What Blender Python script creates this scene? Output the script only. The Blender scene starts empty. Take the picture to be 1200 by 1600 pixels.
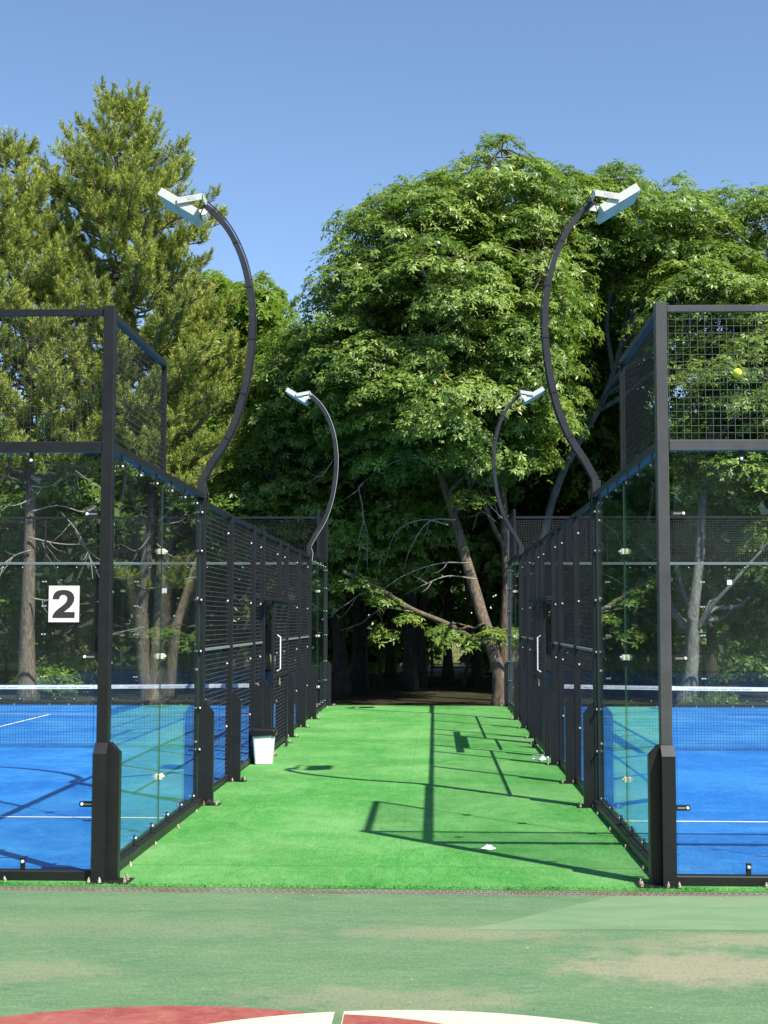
import bpy, math, random
import numpy as np
from mathutils import Vector, Matrix

# ------------------------------------------------------------------ camera, sky, sun, exposure
SC = bpy.context.scene
FPX, PITCH, YAW, ROLL, CAM_H = 2196.0, 0.0772, 0.0359, 0.0017, 1.80      # focal length in px of a 1200x1600 frame
D0, XL, XR = 9.80, -2.303, 1.586                                          # near end line of the courts, aisle-side post lines
_F = Vector((-math.sin(YAW) * math.cos(PITCH), math.cos(YAW) * math.cos(PITCH), math.sin(PITCH)))
_R = Vector((math.cos(YAW), math.sin(YAW), 0)); _U = _R.cross(_F)
_R, _U = _R * math.cos(ROLL) + _U * math.sin(ROLL), _U * math.cos(ROLL) - _R * math.sin(ROLL)
cam_data = bpy.data.cameras.new('camera')
cam = bpy.data.objects.new('camera', cam_data)
SC.collection.objects.link(cam)
cam_data.sensor_fit = 'HORIZONTAL'; cam_data.sensor_width = 36.0
cam_data.lens = 36.0 * FPX / 1200.0
cam_data.clip_start = 0.1; cam_data.clip_end = 2000
M = Matrix((_R, _U, -_F)).transposed().to_4x4(); M.translation = Vector((0, 0, CAM_H))
cam.matrix_world = M
SC.camera = cam

SUN_TO = Vector((0.545, -0.585, 1.0)).normalized()
SUN_EL = math.asin(SUN_TO.z); SUN_AZ = math.atan2(SUN_TO.x, SUN_TO.y)
world = bpy.data.worlds.new('World'); SC.world = world; world.use_nodes = True
wn = world.node_tree.nodes; wl = world.node_tree.links
sky = wn.new('ShaderNodeTexSky'); sky.sky_type = 'NISHITA'; sky.sun_disc = False
sky.sun_elevation = SUN_EL; sky.sun_rotation = SUN_AZ
sky.air_density = 1.0; sky.dust_density = 0.25; sky.ozone_density = 4.0; sky.altitude = 600
wn['Background'].inputs['Strength'].default_value = 0.115
wl.new(sky.outputs[0], wn['Background'].inputs['Color'])
sun_d = bpy.data.lights.new('sun', 'SUN'); sun_d.energy = 5.0; sun_d.angle = math.radians(0.5); sun_d.color = (1.0, 0.95, 0.87)
sun = bpy.data.objects.new('sun', sun_d); SC.collection.objects.link(sun)
sun.rotation_euler = SUN_TO.to_track_quat('Z', 'Y').to_euler(); sun.location = (20, -20, 40)
SC.view_settings.view_transform = 'Standard'; SC.view_settings.look = 'None'
SC.view_settings.exposure = 0.76; SC.view_settings.gamma = 1.0; SC.view_settings.use_curve_mapping = False
SC.render.engine = 'CYCLES'
SC.cycles.transparent_max_bounces = 24; SC.cycles.max_bounces = 8
SC.cycles.use_denoising = True
SC.cycles.caustics_reflective = False; SC.cycles.caustics_refractive = False

# ------------------------------------------------------------------ pixel helpers (1200x1600 photograph)
def ray(px, py):
    return (_F * FPX + _R * (px - 600) + _U * (800 - py)).normalized()
def at(px, py, Y):
    d = ray(px, py); t = Y / d.y
    return Vector((d.x * t, Y, CAM_H + d.z * t))
def ground(px, py, z=0.0):
    d = ray(px, py); t = (z - CAM_H) / d.z
    return Vector((d.x * t, d.y * t, z))
def pxm(Y): return FPX / Y           # pixels per metre at a depth

# ------------------------------------------------------------------ materials
MATS = {}
def mat(name, color=(0.5, 0.5, 0.5), rough=0.6, metal=0.0, spec=0.5):
    m = bpy.data.materials.new(name); m.use_nodes = True
    b = m.node_tree.nodes['Principled BSDF']
    b.inputs['Base Color'].default_value = (*color, 1); b.inputs['Roughness'].default_value = rough
    b.inputs['Metallic'].default_value = metal; b.inputs['Specular IOR Level'].default_value = spec
    MATS[name] = m
    return m
def N(m, t, **kw):
    n = m.node_tree.nodes.new(t)
    for k, v in kw.items():
        if k in n.inputs: n.inputs[k].default_value = v
        else: setattr(n, k, v)
    return n
def L(m, a, b): m.node_tree.links.new(a, b)
def coords(m, scale=(1, 1, 1), loc=(0, 0, 0)):
    g = N(m, 'ShaderNodeNewGeometry'); mp = N(m, 'ShaderNodeMapping')
    mp.inputs['Scale'].default_value = scale; mp.inputs['Location'].default_value = loc
    L(m, g.outputs['Position'], mp.inputs['Vector'])
    return mp.outputs[0]
def noise(m, scale, detail=6, rough=0.6, vec=None, dist=0.0):
    n = N(m, 'ShaderNodeTexNoise'); n.inputs['Scale'].default_value = scale
    n.inputs['Detail'].default_value = detail; n.inputs['Roughness'].default_value = rough
    n.inputs['Distortion'].default_value = dist
    if vec is not None: L(m, vec, n.inputs['Vector'])
    return n.outputs['Fac']
def ramp(m, fac, stops):
    r = N(m, 'ShaderNodeValToRGB'); e = r.color_ramp.elements
    e[0].position, e[0].color = stops[0][0], (*stops[0][1], 1) if len(stops[0][1]) == 3 else stops[0][1]
    e[1].position, e[1].color = stops[-1][0], (*stops[-1][1], 1) if len(stops[-1][1]) == 3 else stops[-1][1]
    for p, c in stops[1:-1]:
        x = e.new(p); x.color = (*c, 1)
    L(m, fac, r.inputs[0])
    return r.outputs[0]
def mix(m, fac, a, b, blend='MIX'):
    n = N(m, 'ShaderNodeMix', data_type='RGBA', blend_type=blend)
    for sock, v in ((n.inputs[0], fac), (n.inputs[6], a), (n.inputs[7], b)):
        if isinstance(v, (int, float)): sock.default_value = v
        elif isinstance(v, tuple): sock.default_value = (*v, 1)
        else: L(m, v, sock)
    return n.outputs[2]
def mathn(m, op, a, b=0.0, clamp=False):
    n = N(m, 'ShaderNodeMath', operation=op); n.use_clamp = clamp
    for i, v in enumerate((a, b)):
        if isinstance(v, (int, float)): n.inputs[i].default_value = v
        else: L(m, v, n.inputs[i])
    return n.outputs[0]
def bump(m, h, strength=0.3, dist=0.02):
    b = N(m, 'ShaderNodeBump'); b.inputs['Strength'].default_value = strength; b.inputs['Distance'].default_value = dist
    L(m, h, b.inputs['Height']); L(m, b.outputs[0], m.node_tree.nodes['Principled BSDF'].inputs['Normal'])
def bsdf(m): return m.node_tree.nodes['Principled BSDF']
def setcol(m, s): L(m, s, bsdf(m).inputs['Base Color'])
G3 = lambda v: (v, v, v)
def blob(m, pos, c, rx, ry, soft, wob, wscale):
    """0..1 mask of a worn patch with a ragged outline, at ground point c"""
    v = N(m, 'ShaderNodeVectorMath', operation='SUBTRACT'); L(m, pos, v.inputs[0]); v.inputs[1].default_value = (c[0], c[1], 0)
    s = N(m, 'ShaderNodeVectorMath', operation='MULTIPLY'); L(m, v.outputs[0], s.inputs[0]); s.inputs[1].default_value = (1 / rx, 1 / ry, 0)
    ln = N(m, 'ShaderNodeVectorMath', operation='LENGTH'); L(m, s.outputs[0], ln.inputs[0])
    nz = noise(m, wscale, 7, 0.62, pos)
    d = mathn(m, 'ADD', ln.outputs['Value'], mathn(m, 'MULTIPLY', mathn(m, 'SUBTRACT', nz, 0.5), wob))
    mr = N(m, 'ShaderNodeMapRange'); mr.interpolation_type = 'SMOOTHSTEP'
    L(m, d, mr.inputs[0]); mr.inputs[1].default_value = 1 + soft; mr.inputs[2].default_value = 1 - soft
    return mr.outputs[0]

# acrylic hard court in front
m = mat('acrylic_green', rough=0.75, spec=0.3)
pos = coords(m); st = coords(m, (1.0, 3.2, 1))
sc2 = coords(m, (1.0, 4.2, 1))
big = noise(m, 0.9, 7, 0.7, st, 0.6); fine = noise(m, 7, 9, 0.78, sc2, 0.5); grit = noise(m, 62, 5, 0.78, coords(m, (1, 0.34, 1)))
c = mix(m, ramp(m, big, [(0.36, G3(0)), (0.66, G3(1))]), (0.078, 0.166, 0.074), (0.126, 0.207, 0.097))
c = mix(m, mathn(m, 'MULTIPLY', ramp(m, fine, [(0.50, G3(0)), (0.70, G3(1))]), 0.55), c, (0.213, 0.284, 0.158))
c = mix(m, mathn(m, 'MULTIPLY', ramp(m, noise(m, 16, 8, 0.75, sc2, 1.2), [(0.60, G3(0)), (0.66, G3(1))]), 0.45), c, (0.28, 0.34, 0.22))
c = mix(m, mathn(m, 'MULTIPLY', ramp(m, noise(m, 11, 9, 0.8, coords(m, (1, 2.2, 1), (3, 7, 0)), 0.8), [(0.34, G3(1)), (0.44, G3(0))]), 0.40), c, (0.055, 0.130, 0.068))
wear = ramp(m, noise(m, 2.2, 9, 0.75, st, 0.8), [(0.54, G3(0)), (0.74, G3(1))])
c = mix(m, mathn(m, 'MULTIPLY', wear, 0.30), c, (0.27, 0.27, 0.185))
for (px, py, rx, ry, k) in ((1085, 1512, 0.60, 0.34, 0.72), (1010, 1475, 0.5, 0.12, 0.3), (55, 1518, 0.36, 0.20, 0.30), (600, 1562, 0.62, 0.22, 0.38), (690, 1458, 0.7, 0.16, 0.40), (150, 1450, 1.0, 0.25, 0.16), (1190, 1470, 0.5, 0.15, 0.55)):
    g = ground(px, py)
    mk = blob(m, pos, g, rx, ry, 0.50, 2.4, 4.5)
    c = mix(m, mathn(m, 'MULTIPLY', mk, k), c, (0.31, 0.265, 0.180))
c = mix(m, mathn(m, 'MULTIPLY', ramp(m, grit, [(0.36, G3(1)), (0.50, G3(0))]), 0.38), c, (0.05, 0.10, 0.05))
c = mix(m, mathn(m, 'MULTIPLY', ramp(m, grit, [(0.54, G3(0)), (0.68, G3(1))]), 0.35), c, (0.27, 0.32, 0.20))
c = mix(m, mathn(m, 'MULTIPLY', ramp(m, noise(m, 55, 2, 0.5, pos), [(0.68, G3(0)), (0.76, G3(1))]), 0.5), c, (0.40, 0.40, 0.30))
setcol(m, c); bump(m, mathn(m, 'ADD', grit, mathn(m, 'MULTIPLY', fine, 0.6)), 0.18, 0.006)
# repainted lighter wedge
m = mat('acrylic_pale', rough=0.75, spec=0.3)
pos = coords(m); st = coords(m, (1.0, 3.2, 1))
c = mix(m, ramp(m, noise(m, 1.6, 7, 0.65, st, 0.5), [(0.35, G3(0)), (0.7, G3(1))]), (0.128, 0.222, 0.110), (0.182, 0.262, 0.138))
c = mix(m, mathn(m, 'MULTIPLY', ramp(m, noise(m, 12, 7, 0.7, st), [(0.55, G3(0)), (0.75, G3(1))]), 0.4), c, (0.30, 0.36, 0.24))
setcol(m, c); bump(m, noise(m, 160, 3, 0.6, pos), 0.18, 0.006)
for nm, a, b in (('paint_red', (0.25, 0.055, 0.045), (0.36, 0.12, 0.09)), ('paint_white', (0.58, 0.55, 0.41), (0.50, 0.475, 0.35))):
    m = mat(nm, rough=0.7, spec=0.3); pos = coords(m)
    c = mix(m, ramp(m, noise(m, 6, 8, 0.7, pos, 0.5), [(0.4, G3(0)), (0.7, G3(1))]), a, b)
    c = mix(m, mathn(m, 'MULTIPLY', ramp(m, noise(m, 18, 9, 0.8, coords(m, (1, 2.0, 1))), [(0.54, G3(0)), (0.66, G3(1))]), 0.55), c, (0.24, 0.25, 0.17))
    setcol(m, c); bump(m, noise(m, 160, 3, 0.6, pos), 0.15, 0.006)
# artificial turf
def turf(name, dark, mid, sand, streak, dark_lines=False):
    m = mat(name, rough=0.9, spec=0.15)
    pos = coords(m); st = coords(m, streak)
    fib = noise(m, 105, 4, 0.75, coords(m, (1.0, 0.16, 1))); fib2 = noise(m, 34, 6, 0.8, coords(m, (1.0, 0.20, 1)), 0.2)
    big = noise(m, 0.55, 5, 0.6, pos, 0.5); sw = noise(m, 2.4, 7, 0.7, st, 0.6)
    c = mix(m, ramp(m, fib, [(0.30, G3(0)), (0.66, G3(1))]), dark, mid)
    c = mix(m, mathn(m, 'MULTIPLY', ramp(m, fib2, [(0.38, G3(1)), (0.56, G3(0))]), 0.55), c, dark)
    s = mathn(m, 'ADD', mathn(m, 'MULTIPLY', ramp(m, big, [(0.42, G3(0)), (0.62, G3(1))]), 0.36), mathn(m, 'MULTIPLY', ramp(m, sw, [(0.48, G3(0)), (0.78, G3(1))]), 0.34))
    c = mix(m, s, c, sand)
    c = mix(m, mathn(m, 'MULTIPLY', ramp(m, noise(m, 0.8, 4, 0.55, coords(m, (1, 0.6, 1), (5, 2, 0)), 1.0), [(0.40, G3(1)), (0.52, G3(0))]), 0.30), c, dark)
    sp = noise(m, 6.5, 8, 0.8, coords(m, (1, 0.55, 1), (9, 4, 0)), 0.6)
    c = mix(m, mathn(m, 'MULTIPLY', ramp(m, sp, [(0.50, G3(0)), (0.66, G3(1))]), 0.30), c, sand)
    c = mix(m, mathn(m, 'MULTIPLY', ramp(m, sp, [(0.34, G3(1)), (0.46, G3(0))]), 0.30), c, dark)
    if dark_lines:
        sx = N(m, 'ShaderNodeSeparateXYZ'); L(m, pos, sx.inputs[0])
        for out, v0, hw in ((1, 10.42, 0.016), (0, -0.27, 0.006)):  # a wavy dark line across the aisle, a thin roll seam along it
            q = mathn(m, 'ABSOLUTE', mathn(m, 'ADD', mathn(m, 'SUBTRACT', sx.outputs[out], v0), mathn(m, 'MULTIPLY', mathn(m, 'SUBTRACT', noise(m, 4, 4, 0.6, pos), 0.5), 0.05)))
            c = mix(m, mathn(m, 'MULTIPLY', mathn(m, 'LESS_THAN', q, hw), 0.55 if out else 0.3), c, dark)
    c = mix(m, mathn(m, 'MULTIPLY', ramp(m, noise(m, 120, 2, 0.5, pos), [(0.70, G3(0)), (0.77, G3(1))]), 0.45), c, (0.55, 0.56, 0.38))
    setcol(m, c); bump(m, mathn(m, 'ADD', fib, fib2), 0.7, 0.014)
    return m
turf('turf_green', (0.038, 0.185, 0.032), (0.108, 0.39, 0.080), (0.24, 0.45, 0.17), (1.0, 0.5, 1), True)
turf('turf_blue', (0.003, 0.088, 0.37), (0.010, 0.185, 0.59), (0.07, 0.32, 0.63), (0.35, 1.6, 1))
m = mat('line_white', rough=0.85); setcol(m, mix(m, ramp(m, noise(m, 90, 4, 0.7, coords(m)), [(0.3, G3(0)), (0.6, G3(1))]), (0.50, 0.56, 0.66), (0.78, 0.80, 0.80)))
# soil and dry grass beyond
m = mat('forest_floor', rough=0.95, spec=0.1); pos = coords(m)
c = mix(m, ramp(m, noise(m, 0.35, 6, 0.6, pos), [(0.42, G3(0)), (0.6, G3(1))]), (0.026, 0.020, 0.013), (0.030, 0.038, 0.014))
c = mix(m, ramp(m, noise(m, 24, 6, 0.75, pos), [(0.5, G3(0)), (0.75, G3(1))]), c, (0.16, 0.115, 0.06)); setcol(m, c)
bump(m, noise(m, 18, 6, 0.7, pos), 0.8, 0.05)
m = mat('dry_grass', rough=0.95, spec=0.1); pos = coords(m)
c = mix(m, ramp(m, noise(m, 0.5, 6, 0.6, pos), [(0.35, G3(0)), (0.65, G3(1))]), (0.13, 0.14, 0.045), (0.26, 0.21, 0.085))
c = mix(m, ramp(m, noise(m, 14, 6, 0.75, pos), [(0.4, G3(0)), (0.75, G3(1))]), c, (0.09, 0.115, 0.03)); setcol(m, c); bump(m, noise(m, 25, 6, 0.7, pos), 0.9, 0.06)
# painted steel
def steel(name, base, hi, rough):
    m = mat(name, base, rough, 0.0, 0.5); pos = coords(m)
    c = mix(m, ramp(m, noise(m, 5, 7, 0.65, pos), [(0.35, G3(0)), (0.75, G3(1))]), base, hi)
    c = mix(m, mathn(m, 'MULTIPLY', ramp(m, noise(m, 38, 8, 0.7, pos), [(0.60, G3(0)), (0.72, G3(1))]), 0.35), c, tuple(min(1, x * 2.2 + 0.02) for x in hi))
    setcol(m, c)
    r = N(m, 'ShaderNodeMapRange'); L(m, noise(m, 14, 6, 0.6, pos), r.inputs[0]); r.inputs[3].default_value = rough - 0.1; r.inputs[4].default_value = rough + 0.15
    L(m, r.outputs[0], bsdf(m).inputs['Roughness']); bump(m, noise(m, 240, 3, 0.5, pos), 0.06, 0.003)
steel('steel_black', (0.0080, 0.0080, 0.0088), (0.013, 0.013, 0.014), 0.42)
steel('steel_grey', (0.052, 0.054, 0.057), (0.076, 0.077, 0.080), 0.45)  # greyer tone for the right court's corner posts and near rails
steel('steel_pole', (0.019, 0.019, 0.022), (0.032, 0.031, 0.035), 0.42)
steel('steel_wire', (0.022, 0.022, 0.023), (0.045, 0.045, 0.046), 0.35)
mat('wire_dark', (0.010, 0.010, 0.010), 0.55, 0.0, 0.25)
steel('wire_lit', (0.10, 0.104, 0.102), (0.15, 0.155, 0.152), 0.35)  # lighter wire copy; light on horizontals and right-hand mesh put into its colour
m = mat('zinc', (0.55, 0.55, 0.53), 0.35, 0.85)
mat('bolt_white', (0.78, 0.76, 0.72), 0.45)
m = mat('anchor_bolt', (0.62, 0.50, 0.42), 0.5, 0.3)
setcol(m, mix(m, ramp(m, noise(m, 60, 5, 0.6, coords(m)), [(0.45, G3(0)), (0.6, G3(1))]), (0.68, 0.62, 0.55), (0.36, 0.17, 0.09)))
mat('clamp_pad', (0.62, 0.60, 0.42), 0.5)
m = mat('bar_metal', (0.42, 0.42, 0.41), 0.4, 0.6)
mat('rail_pale', (0.20, 0.225, 0.21), 0.45, 0.2); mat('lamp_white', (0.60, 0.60, 0.555), 0.45); mat('lamp_glass', (0.62, 0.68, 0.66), 0.35)
mat('cable_black', (0.012, 0.012, 0.014), 0.5); mat('cable_grey', (0.32, 0.32, 0.33), 0.5)
mat('tape_print', (0.45, 0.46, 0.50), 0.8)
m = mat('net_tape', rough=0.85); setcol(m, mix(m, ramp(m, noise(m, 9, 6, 0.7, coords(m, (1, 1, 0.3))), [(0.35, G3(0)), (0.7, G3(1))]), (0.66, 0.68, 0.72), (0.82, 0.82, 0.82)))
mat('net_cord', (0.012, 0.016, 0.035), 0.8)
mat('sign_white', (0.80, 0.74, 0.70), 0.5); mat('sign_ink', (0.035, 0.028, 0.030), 0.5)
m = mat('bin_plastic', (0.84, 0.83, 0.78), 0.38); setcol(m, mix(m, ramp(m, noise(m, 7, 6, 0.7, coords(m)), [(0.55, G3(0)), (0.8, G3(1))]), (0.84, 0.83, 0.78), (0.66, 0.64, 0.58)))
mat('bag_black', (0.014, 0.012, 0.013), 0.28)
m = mat('ball_felt', (0.62, 0.72, 0.05), 0.95, 0, 0.1); bump(m, noise(m, 500, 3, 0.6, coords(m)), 0.5, 0.003)
mat('ball_seam', (0.75, 0.78, 0.55), 0.8)
mat('paper', (0.82, 0.81, 0.80), 0.8); mat('packet_red', (0.42, 0.04, 0.05), 0.5); mat('brass', (0.62, 0.42, 0.10), 0.4, 0.6)
m = mat('grate_steel', rough=0.55, metal=0.25); pos = coords(m)
c = mix(m, ramp(m, noise(m, 2.0, 7, 0.7, pos), [(0.42, G3(0)), (0.62, G3(1))]), (0.26, 0.25, 0.205), (0.20, 0.145, 0.095))
c = mix(m, mathn(m, 'MULTIPLY', ramp(m, noise(m, 14, 6, 0.7, pos), [(0.5, G3(0)), (0.7, G3(1))]), 0.6), c, (0.34, 0.31, 0.25)); setcol(m, c)
mat('pit_dark', (0.012, 0.010, 0.009), 0.9)
mat('concrete', (0.33, 0.31, 0.27), 0.9)
def bark(name, a, b, flake, zs=0.25, sc=9):
    m = mat(name, rough=0.92, spec=0.15); pos = coords(m, (1, 1, zs))
    n1 = noise(m, sc, 8, 0.7, pos, 0.8); n2 = noise(m, sc * 3.2, 6, 0.7, pos, 0.4)
    c = mix(m, ramp(m, n1, [(0.36, G3(0)), (0.64, G3(1))]), a, b)
    c = mix(m, ramp(m, n2, [(0.50, G3(0)), (0.70, G3(1))]), c, flake)
    setcol(m, c); bump(m, mathn(m, 'ADD', n1, mathn(m, 'MULTIPLY', n2, 0.5)), 0.9, 0.06)
bark('bark_pine', (0.10, 0.080, 0.065), (0.22, 0.175, 0.14), (0.40, 0.28, 0.17))
bark('bark_chestnut', (0.085, 0.066, 0.052), (0.20, 0.155, 0.115), (0.38, 0.25, 0.16))
bark('bark_grey', (0.12, 0.115, 0.10), (0.22, 0.21, 0.185), (0.32, 0.30, 0.26), 0.5, 5)
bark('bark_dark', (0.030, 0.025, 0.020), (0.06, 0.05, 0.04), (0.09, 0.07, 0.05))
mat('twig_pale', (0.30, 0.26, 0.215), 0.9); mat('cone_brown', (0.06, 0.04, 0.025), 0.9)

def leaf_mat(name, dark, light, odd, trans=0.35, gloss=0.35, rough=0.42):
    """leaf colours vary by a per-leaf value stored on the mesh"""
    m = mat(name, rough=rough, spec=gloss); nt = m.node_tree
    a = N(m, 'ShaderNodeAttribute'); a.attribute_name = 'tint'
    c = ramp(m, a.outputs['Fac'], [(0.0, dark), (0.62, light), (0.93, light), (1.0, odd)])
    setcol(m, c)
    t = N(m, 'ShaderNodeBsdfTranslucent')
    tc = mix(m, 0.6, c, (0.24, 0.40, 0.025)); L(m, tc, t.inputs['Color'])
    ms = N(m, 'ShaderNodeMixShader'); ms.inputs[0].default_value = trans
    L(m, bsdf(m).outputs[0], ms.inputs[1]); L(m, t.outputs[0], ms.inputs[2])
    L(m, ms.outputs[0], nt.nodes['Material Output'].inputs['Surface'])
    return m
leaf_mat('leaf_chestnut', (0.048, 0.112, 0.017), (0.285, 0.390, 0.078), (0.40, 0.32, 0.07), 0.34, 0.5, 0.40)
leaf_mat('leaf_side', (0.048, 0.116, 0.016), (0.285, 0.395, 0.074), (0.40, 0.32, 0.06), 0.36, 0.5, 0.40)
leaf_mat('leaf_bright', (0.075, 0.150, 0.014), (0.200, 0.300, 0.030), (0.40, 0.36, 0.06), 0.45, 0.35)
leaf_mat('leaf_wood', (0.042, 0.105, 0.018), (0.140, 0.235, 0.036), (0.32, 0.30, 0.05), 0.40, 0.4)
leaf_mat('leaf_meadow', (0.090, 0.120, 0.022), (0.220, 0.230, 0.050), (0.40, 0.33, 0.08), 0.4, 0.2)
leaf_mat('needle_pine', (0.105, 0.145, 0.026), (0.450, 0.490, 0.098), (0.40, 0.30, 0.08), 0.25, 0.3, 0.5)
mat('litter_leaf', (0.40, 0.30, 0.12), 0.9)

# tempered glass: two faces, each passes tinted light and mirrors by grazing angle
m = bpy.data.materials.new('glass'); m.use_nodes = True; MATS['glass'] = m; nt = m.node_tree
nt.nodes.remove(nt.nodes['Principled BSDF'])
tr = N(m, 'ShaderNodeBsdfTransparent'); tr.inputs[0].default_value = (0.955, 0.980, 0.970, 1)
gl = N(m, 'ShaderNodeBsdfGlossy'); gl.inputs['Roughness'].default_value = 0.0; gl.inputs['Color'].default_value = (0.9, 1.0, 0.95, 1)
df = N(m, 'ShaderNodeBsdfDiffuse'); df.inputs[0].default_value = (0.62, 0.70, 0.68, 1)
lw = N(m, 'ShaderNodeLayerWeight'); lw.inputs['Blend'].default_value = 0.5
fr = mathn(m, 'ADD', mathn(m, 'MULTIPLY', mathn(m, 'POWER', lw.outputs['Facing'], 5.0), 0.70), 0.027)
dust = mathn(m, 'MULTIPLY', ramp(m, noise(m, 2.6, 8, 0.7, coords(m, (1, 1, 0.55)), 0.5), [(0.35, G3(0.25)), (0.75, G3(1))]), 0.010)
m1 = N(m, 'ShaderNodeMixShader'); L(m, dust, m1.inputs[0]); L(m, tr.outputs[0], m1.inputs[1]); L(m, df.outputs[0], m1.inputs[2])
m2 = N(m, 'ShaderNodeMixShader'); L(m, fr, m2.inputs[0]); L(m, m1.outputs[0], m2.inputs[1]); L(m, gl.outputs[0], m2.inputs[2])
L(m, m2.outputs[0], nt.nodes['Material Output'].inputs['Surface'])
mat('glass_edge', (0.030, 0.070, 0.055), 0.3)
m = bpy.data.materials.new('clear_plastic'); m.use_nodes = True; MATS['clear_plastic'] = m; nt = m.node_tree
nt.nodes.remove(nt.nodes['Principled BSDF'])
tr = N(m, 'ShaderNodeBsdfTransparent'); gl = N(m, 'ShaderNodeBsdfGlossy'); gl.inputs['Roughness'].default_value = 0.12
df = N(m, 'ShaderNodeBsdfDiffuse'); df.inputs[0].default_value = (0.8, 0.85, 0.85, 1)
m1 = N(m, 'ShaderNodeMixShader'); m1.inputs[0].default_value = 0.25; L(m, gl.outputs[0], m1.inputs[1]); L(m, df.outputs[0], m1.inputs[2])
m2 = N(m, 'ShaderNodeMixShader'); m2.inputs[0].default_value = 0.4; L(m, tr.outputs[0], m2.inputs[1]); L(m, m1.outputs[0], m2.inputs[2])
L(m, m2.outputs[0], nt.nodes['Material Output'].inputs['Surface'])

# ------------------------------------------------------------------ mesh helpers
class MB:
    def __init__(s): s.v = []; s.f = []; s.mi = []
    def add(s, vs, fs, mi=0):
        o = len(s.v); s.v += [tuple(v) for v in vs]; s.f += [tuple(i + o for i in f) for f in fs]; s.mi += [mi] * len(fs)
        return s
    def box(s, x0, x1, y0, y1, z0, z1, mi=0):
        if x0 > x1: x0, x1 = x1, x0
        if y0 > y1: y0, y1 = y1, y0
        return s.add([(x0, y0, z0), (x1, y0, z0), (x1, y1, z0), (x0, y1, z0), (x0, y0, z1), (x1, y0, z1), (x1, y1, z1), (x0, y1, z1)],
              [(0, 3, 2, 1), (4, 5, 6, 7), (0, 1, 5, 4), (1, 2, 6, 5), (2, 3, 7, 6), (3, 0, 4, 7)], mi)
    def cbox(s, x0, x1, y0, y1, z0, z1, b=0.004, mi=0):
        """box with softened vertical and top edges"""
        if x0 > x1: x0, x1 = x1, x0
        if y0 > y1: y0, y1 = y1, y0
        def ringv(i, z): return [(x0 + i, y0 + b, z), (x0 + b, y0 + i, z), (x1 - b, y0 + i, z), (x1 - i, y0 + b, z), (x1 - i, y1 - b, z), (x1 - b, y1 - i, z), (x0 + b, y1 - i, z), (x0 + i, y1 - b, z)]
        vs = ringv(0, z0) + ringv(0, z1 - b) + [(x0 + b, y0 + b, z1)] * 0
        top = [(x0 + b, y0 + b, z1), (x0 + b, y0 + b, z1), (x1 - b, y0 + b, z1), (x1 - b, y0 + b, z1), (x1 - b, y1 - b, z1), (x1 - b, y1 - b, z1), (x0 + b, y1 - b, z1), (x0 + b, y1 - b, z1)]
        vs += [top[0], top[2], top[4], top[6]]
        fs = [(i, (i + 1) % 8, 8 + (i + 1) % 8, 8 + i) for i in range(8)]
        fs += [(8, 9, 16), (9, 10, 17, 16), (10, 11, 17), (11, 12, 18, 17), (12, 13, 18), (13, 14, 19, 18), (14, 15, 19), (15, 8, 16, 19), (16, 17, 18, 19), (7, 6, 5, 4, 3, 2, 1, 0)]
        return s.add(vs, fs, mi)
    def prism(s, poly, axis, a, b, mi=0):
        """poly of 2D points extruded along axis from a to b ('x': poly=(y,z), 'y': poly=(x,z), 'z': poly=(x,y))"""
        def P(p, t): return (t, p[0], p[1]) if axis == 'x' else ((p[0], t, p[1]) if axis == 'y' else (p[0], p[1], t))
        n = len(poly); vs = [P(p, a) for p in poly] + [P(p, b) for p in poly]
        fs = [(i, (i + 1) % n, n + (i + 1) % n, n + i) for i in range(n)] + [tuple(range(n))[::-1], tuple(range(n, 2 * n))]
        return s.add(vs, fs, mi)
    def tube(s, pts, rad, seg=6, mi=0, wob=0.0, rng=None, cap=True):
        pts = [Vector(p) for p in pts]; n = len(pts)
        if not hasattr(rad, '__len__'): rad = [rad] * n
        vs = []; up = Vector((0.13, 0.31, 0.94))
        for i in range(n):
            t = (pts[min(i + 1, n - 1)] - pts[max(i - 1, 0)]).normalized()
            a = t.cross(up if abs(t.dot(up)) < 0.97 else Vector((1, 0, 0))).normalized(); b = t.cross(a)
            for k in range(seg):
                th = 2 * math.pi * k / seg; r = rad[i] * (1 + (rng.uniform(-wob, wob) if rng else 0))
                vs.append(pts[i] + a * (r * math.cos(th)) + b * (r * math.sin(th)))
        fs = [(i * seg + k, i * seg + (k + 1) % seg, (i + 1) * seg + (k + 1) % seg, (i + 1) * seg + k) for i in range(n - 1) for k in range(seg)]
        if cap: fs += [tuple(range(seg))[::-1], tuple(range((n - 1) * seg, n * seg))]
        return s.add(vs, fs, mi)
    def disc(s, c, r, h, axis='z', seg=12, mi=0, dome=0.0):
        c = Vector(c); ax = {'x': Vector((1, 0, 0)), 'y': Vector((0, 1, 0)), 'z': Vector((0, 0, 1))}[axis]
        a = ax.orthogonal().normalized(); b = ax.cross(a); vs = []
        for t, rr in ((0, 1), (0.6, 1), (1, 0.7 if dome else 1)):
            for k in range(seg): vs.append(c + ax * (h * t) + (a * math.cos(2 * math.pi * k / seg) + b * math.sin(2 * math.pi * k / seg)) * r * rr)
        fs = [(i * seg + k, i * seg + (k + 1) % seg, (i + 1) * seg + (k + 1) % seg, (i + 1) * seg + k) for i in range(2) for k in range(seg)]
        fs += [tuple(range(seg))[::-1], tuple(range(2 * seg, 3 * seg))]
        return s.add(vs, fs, mi)
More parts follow.
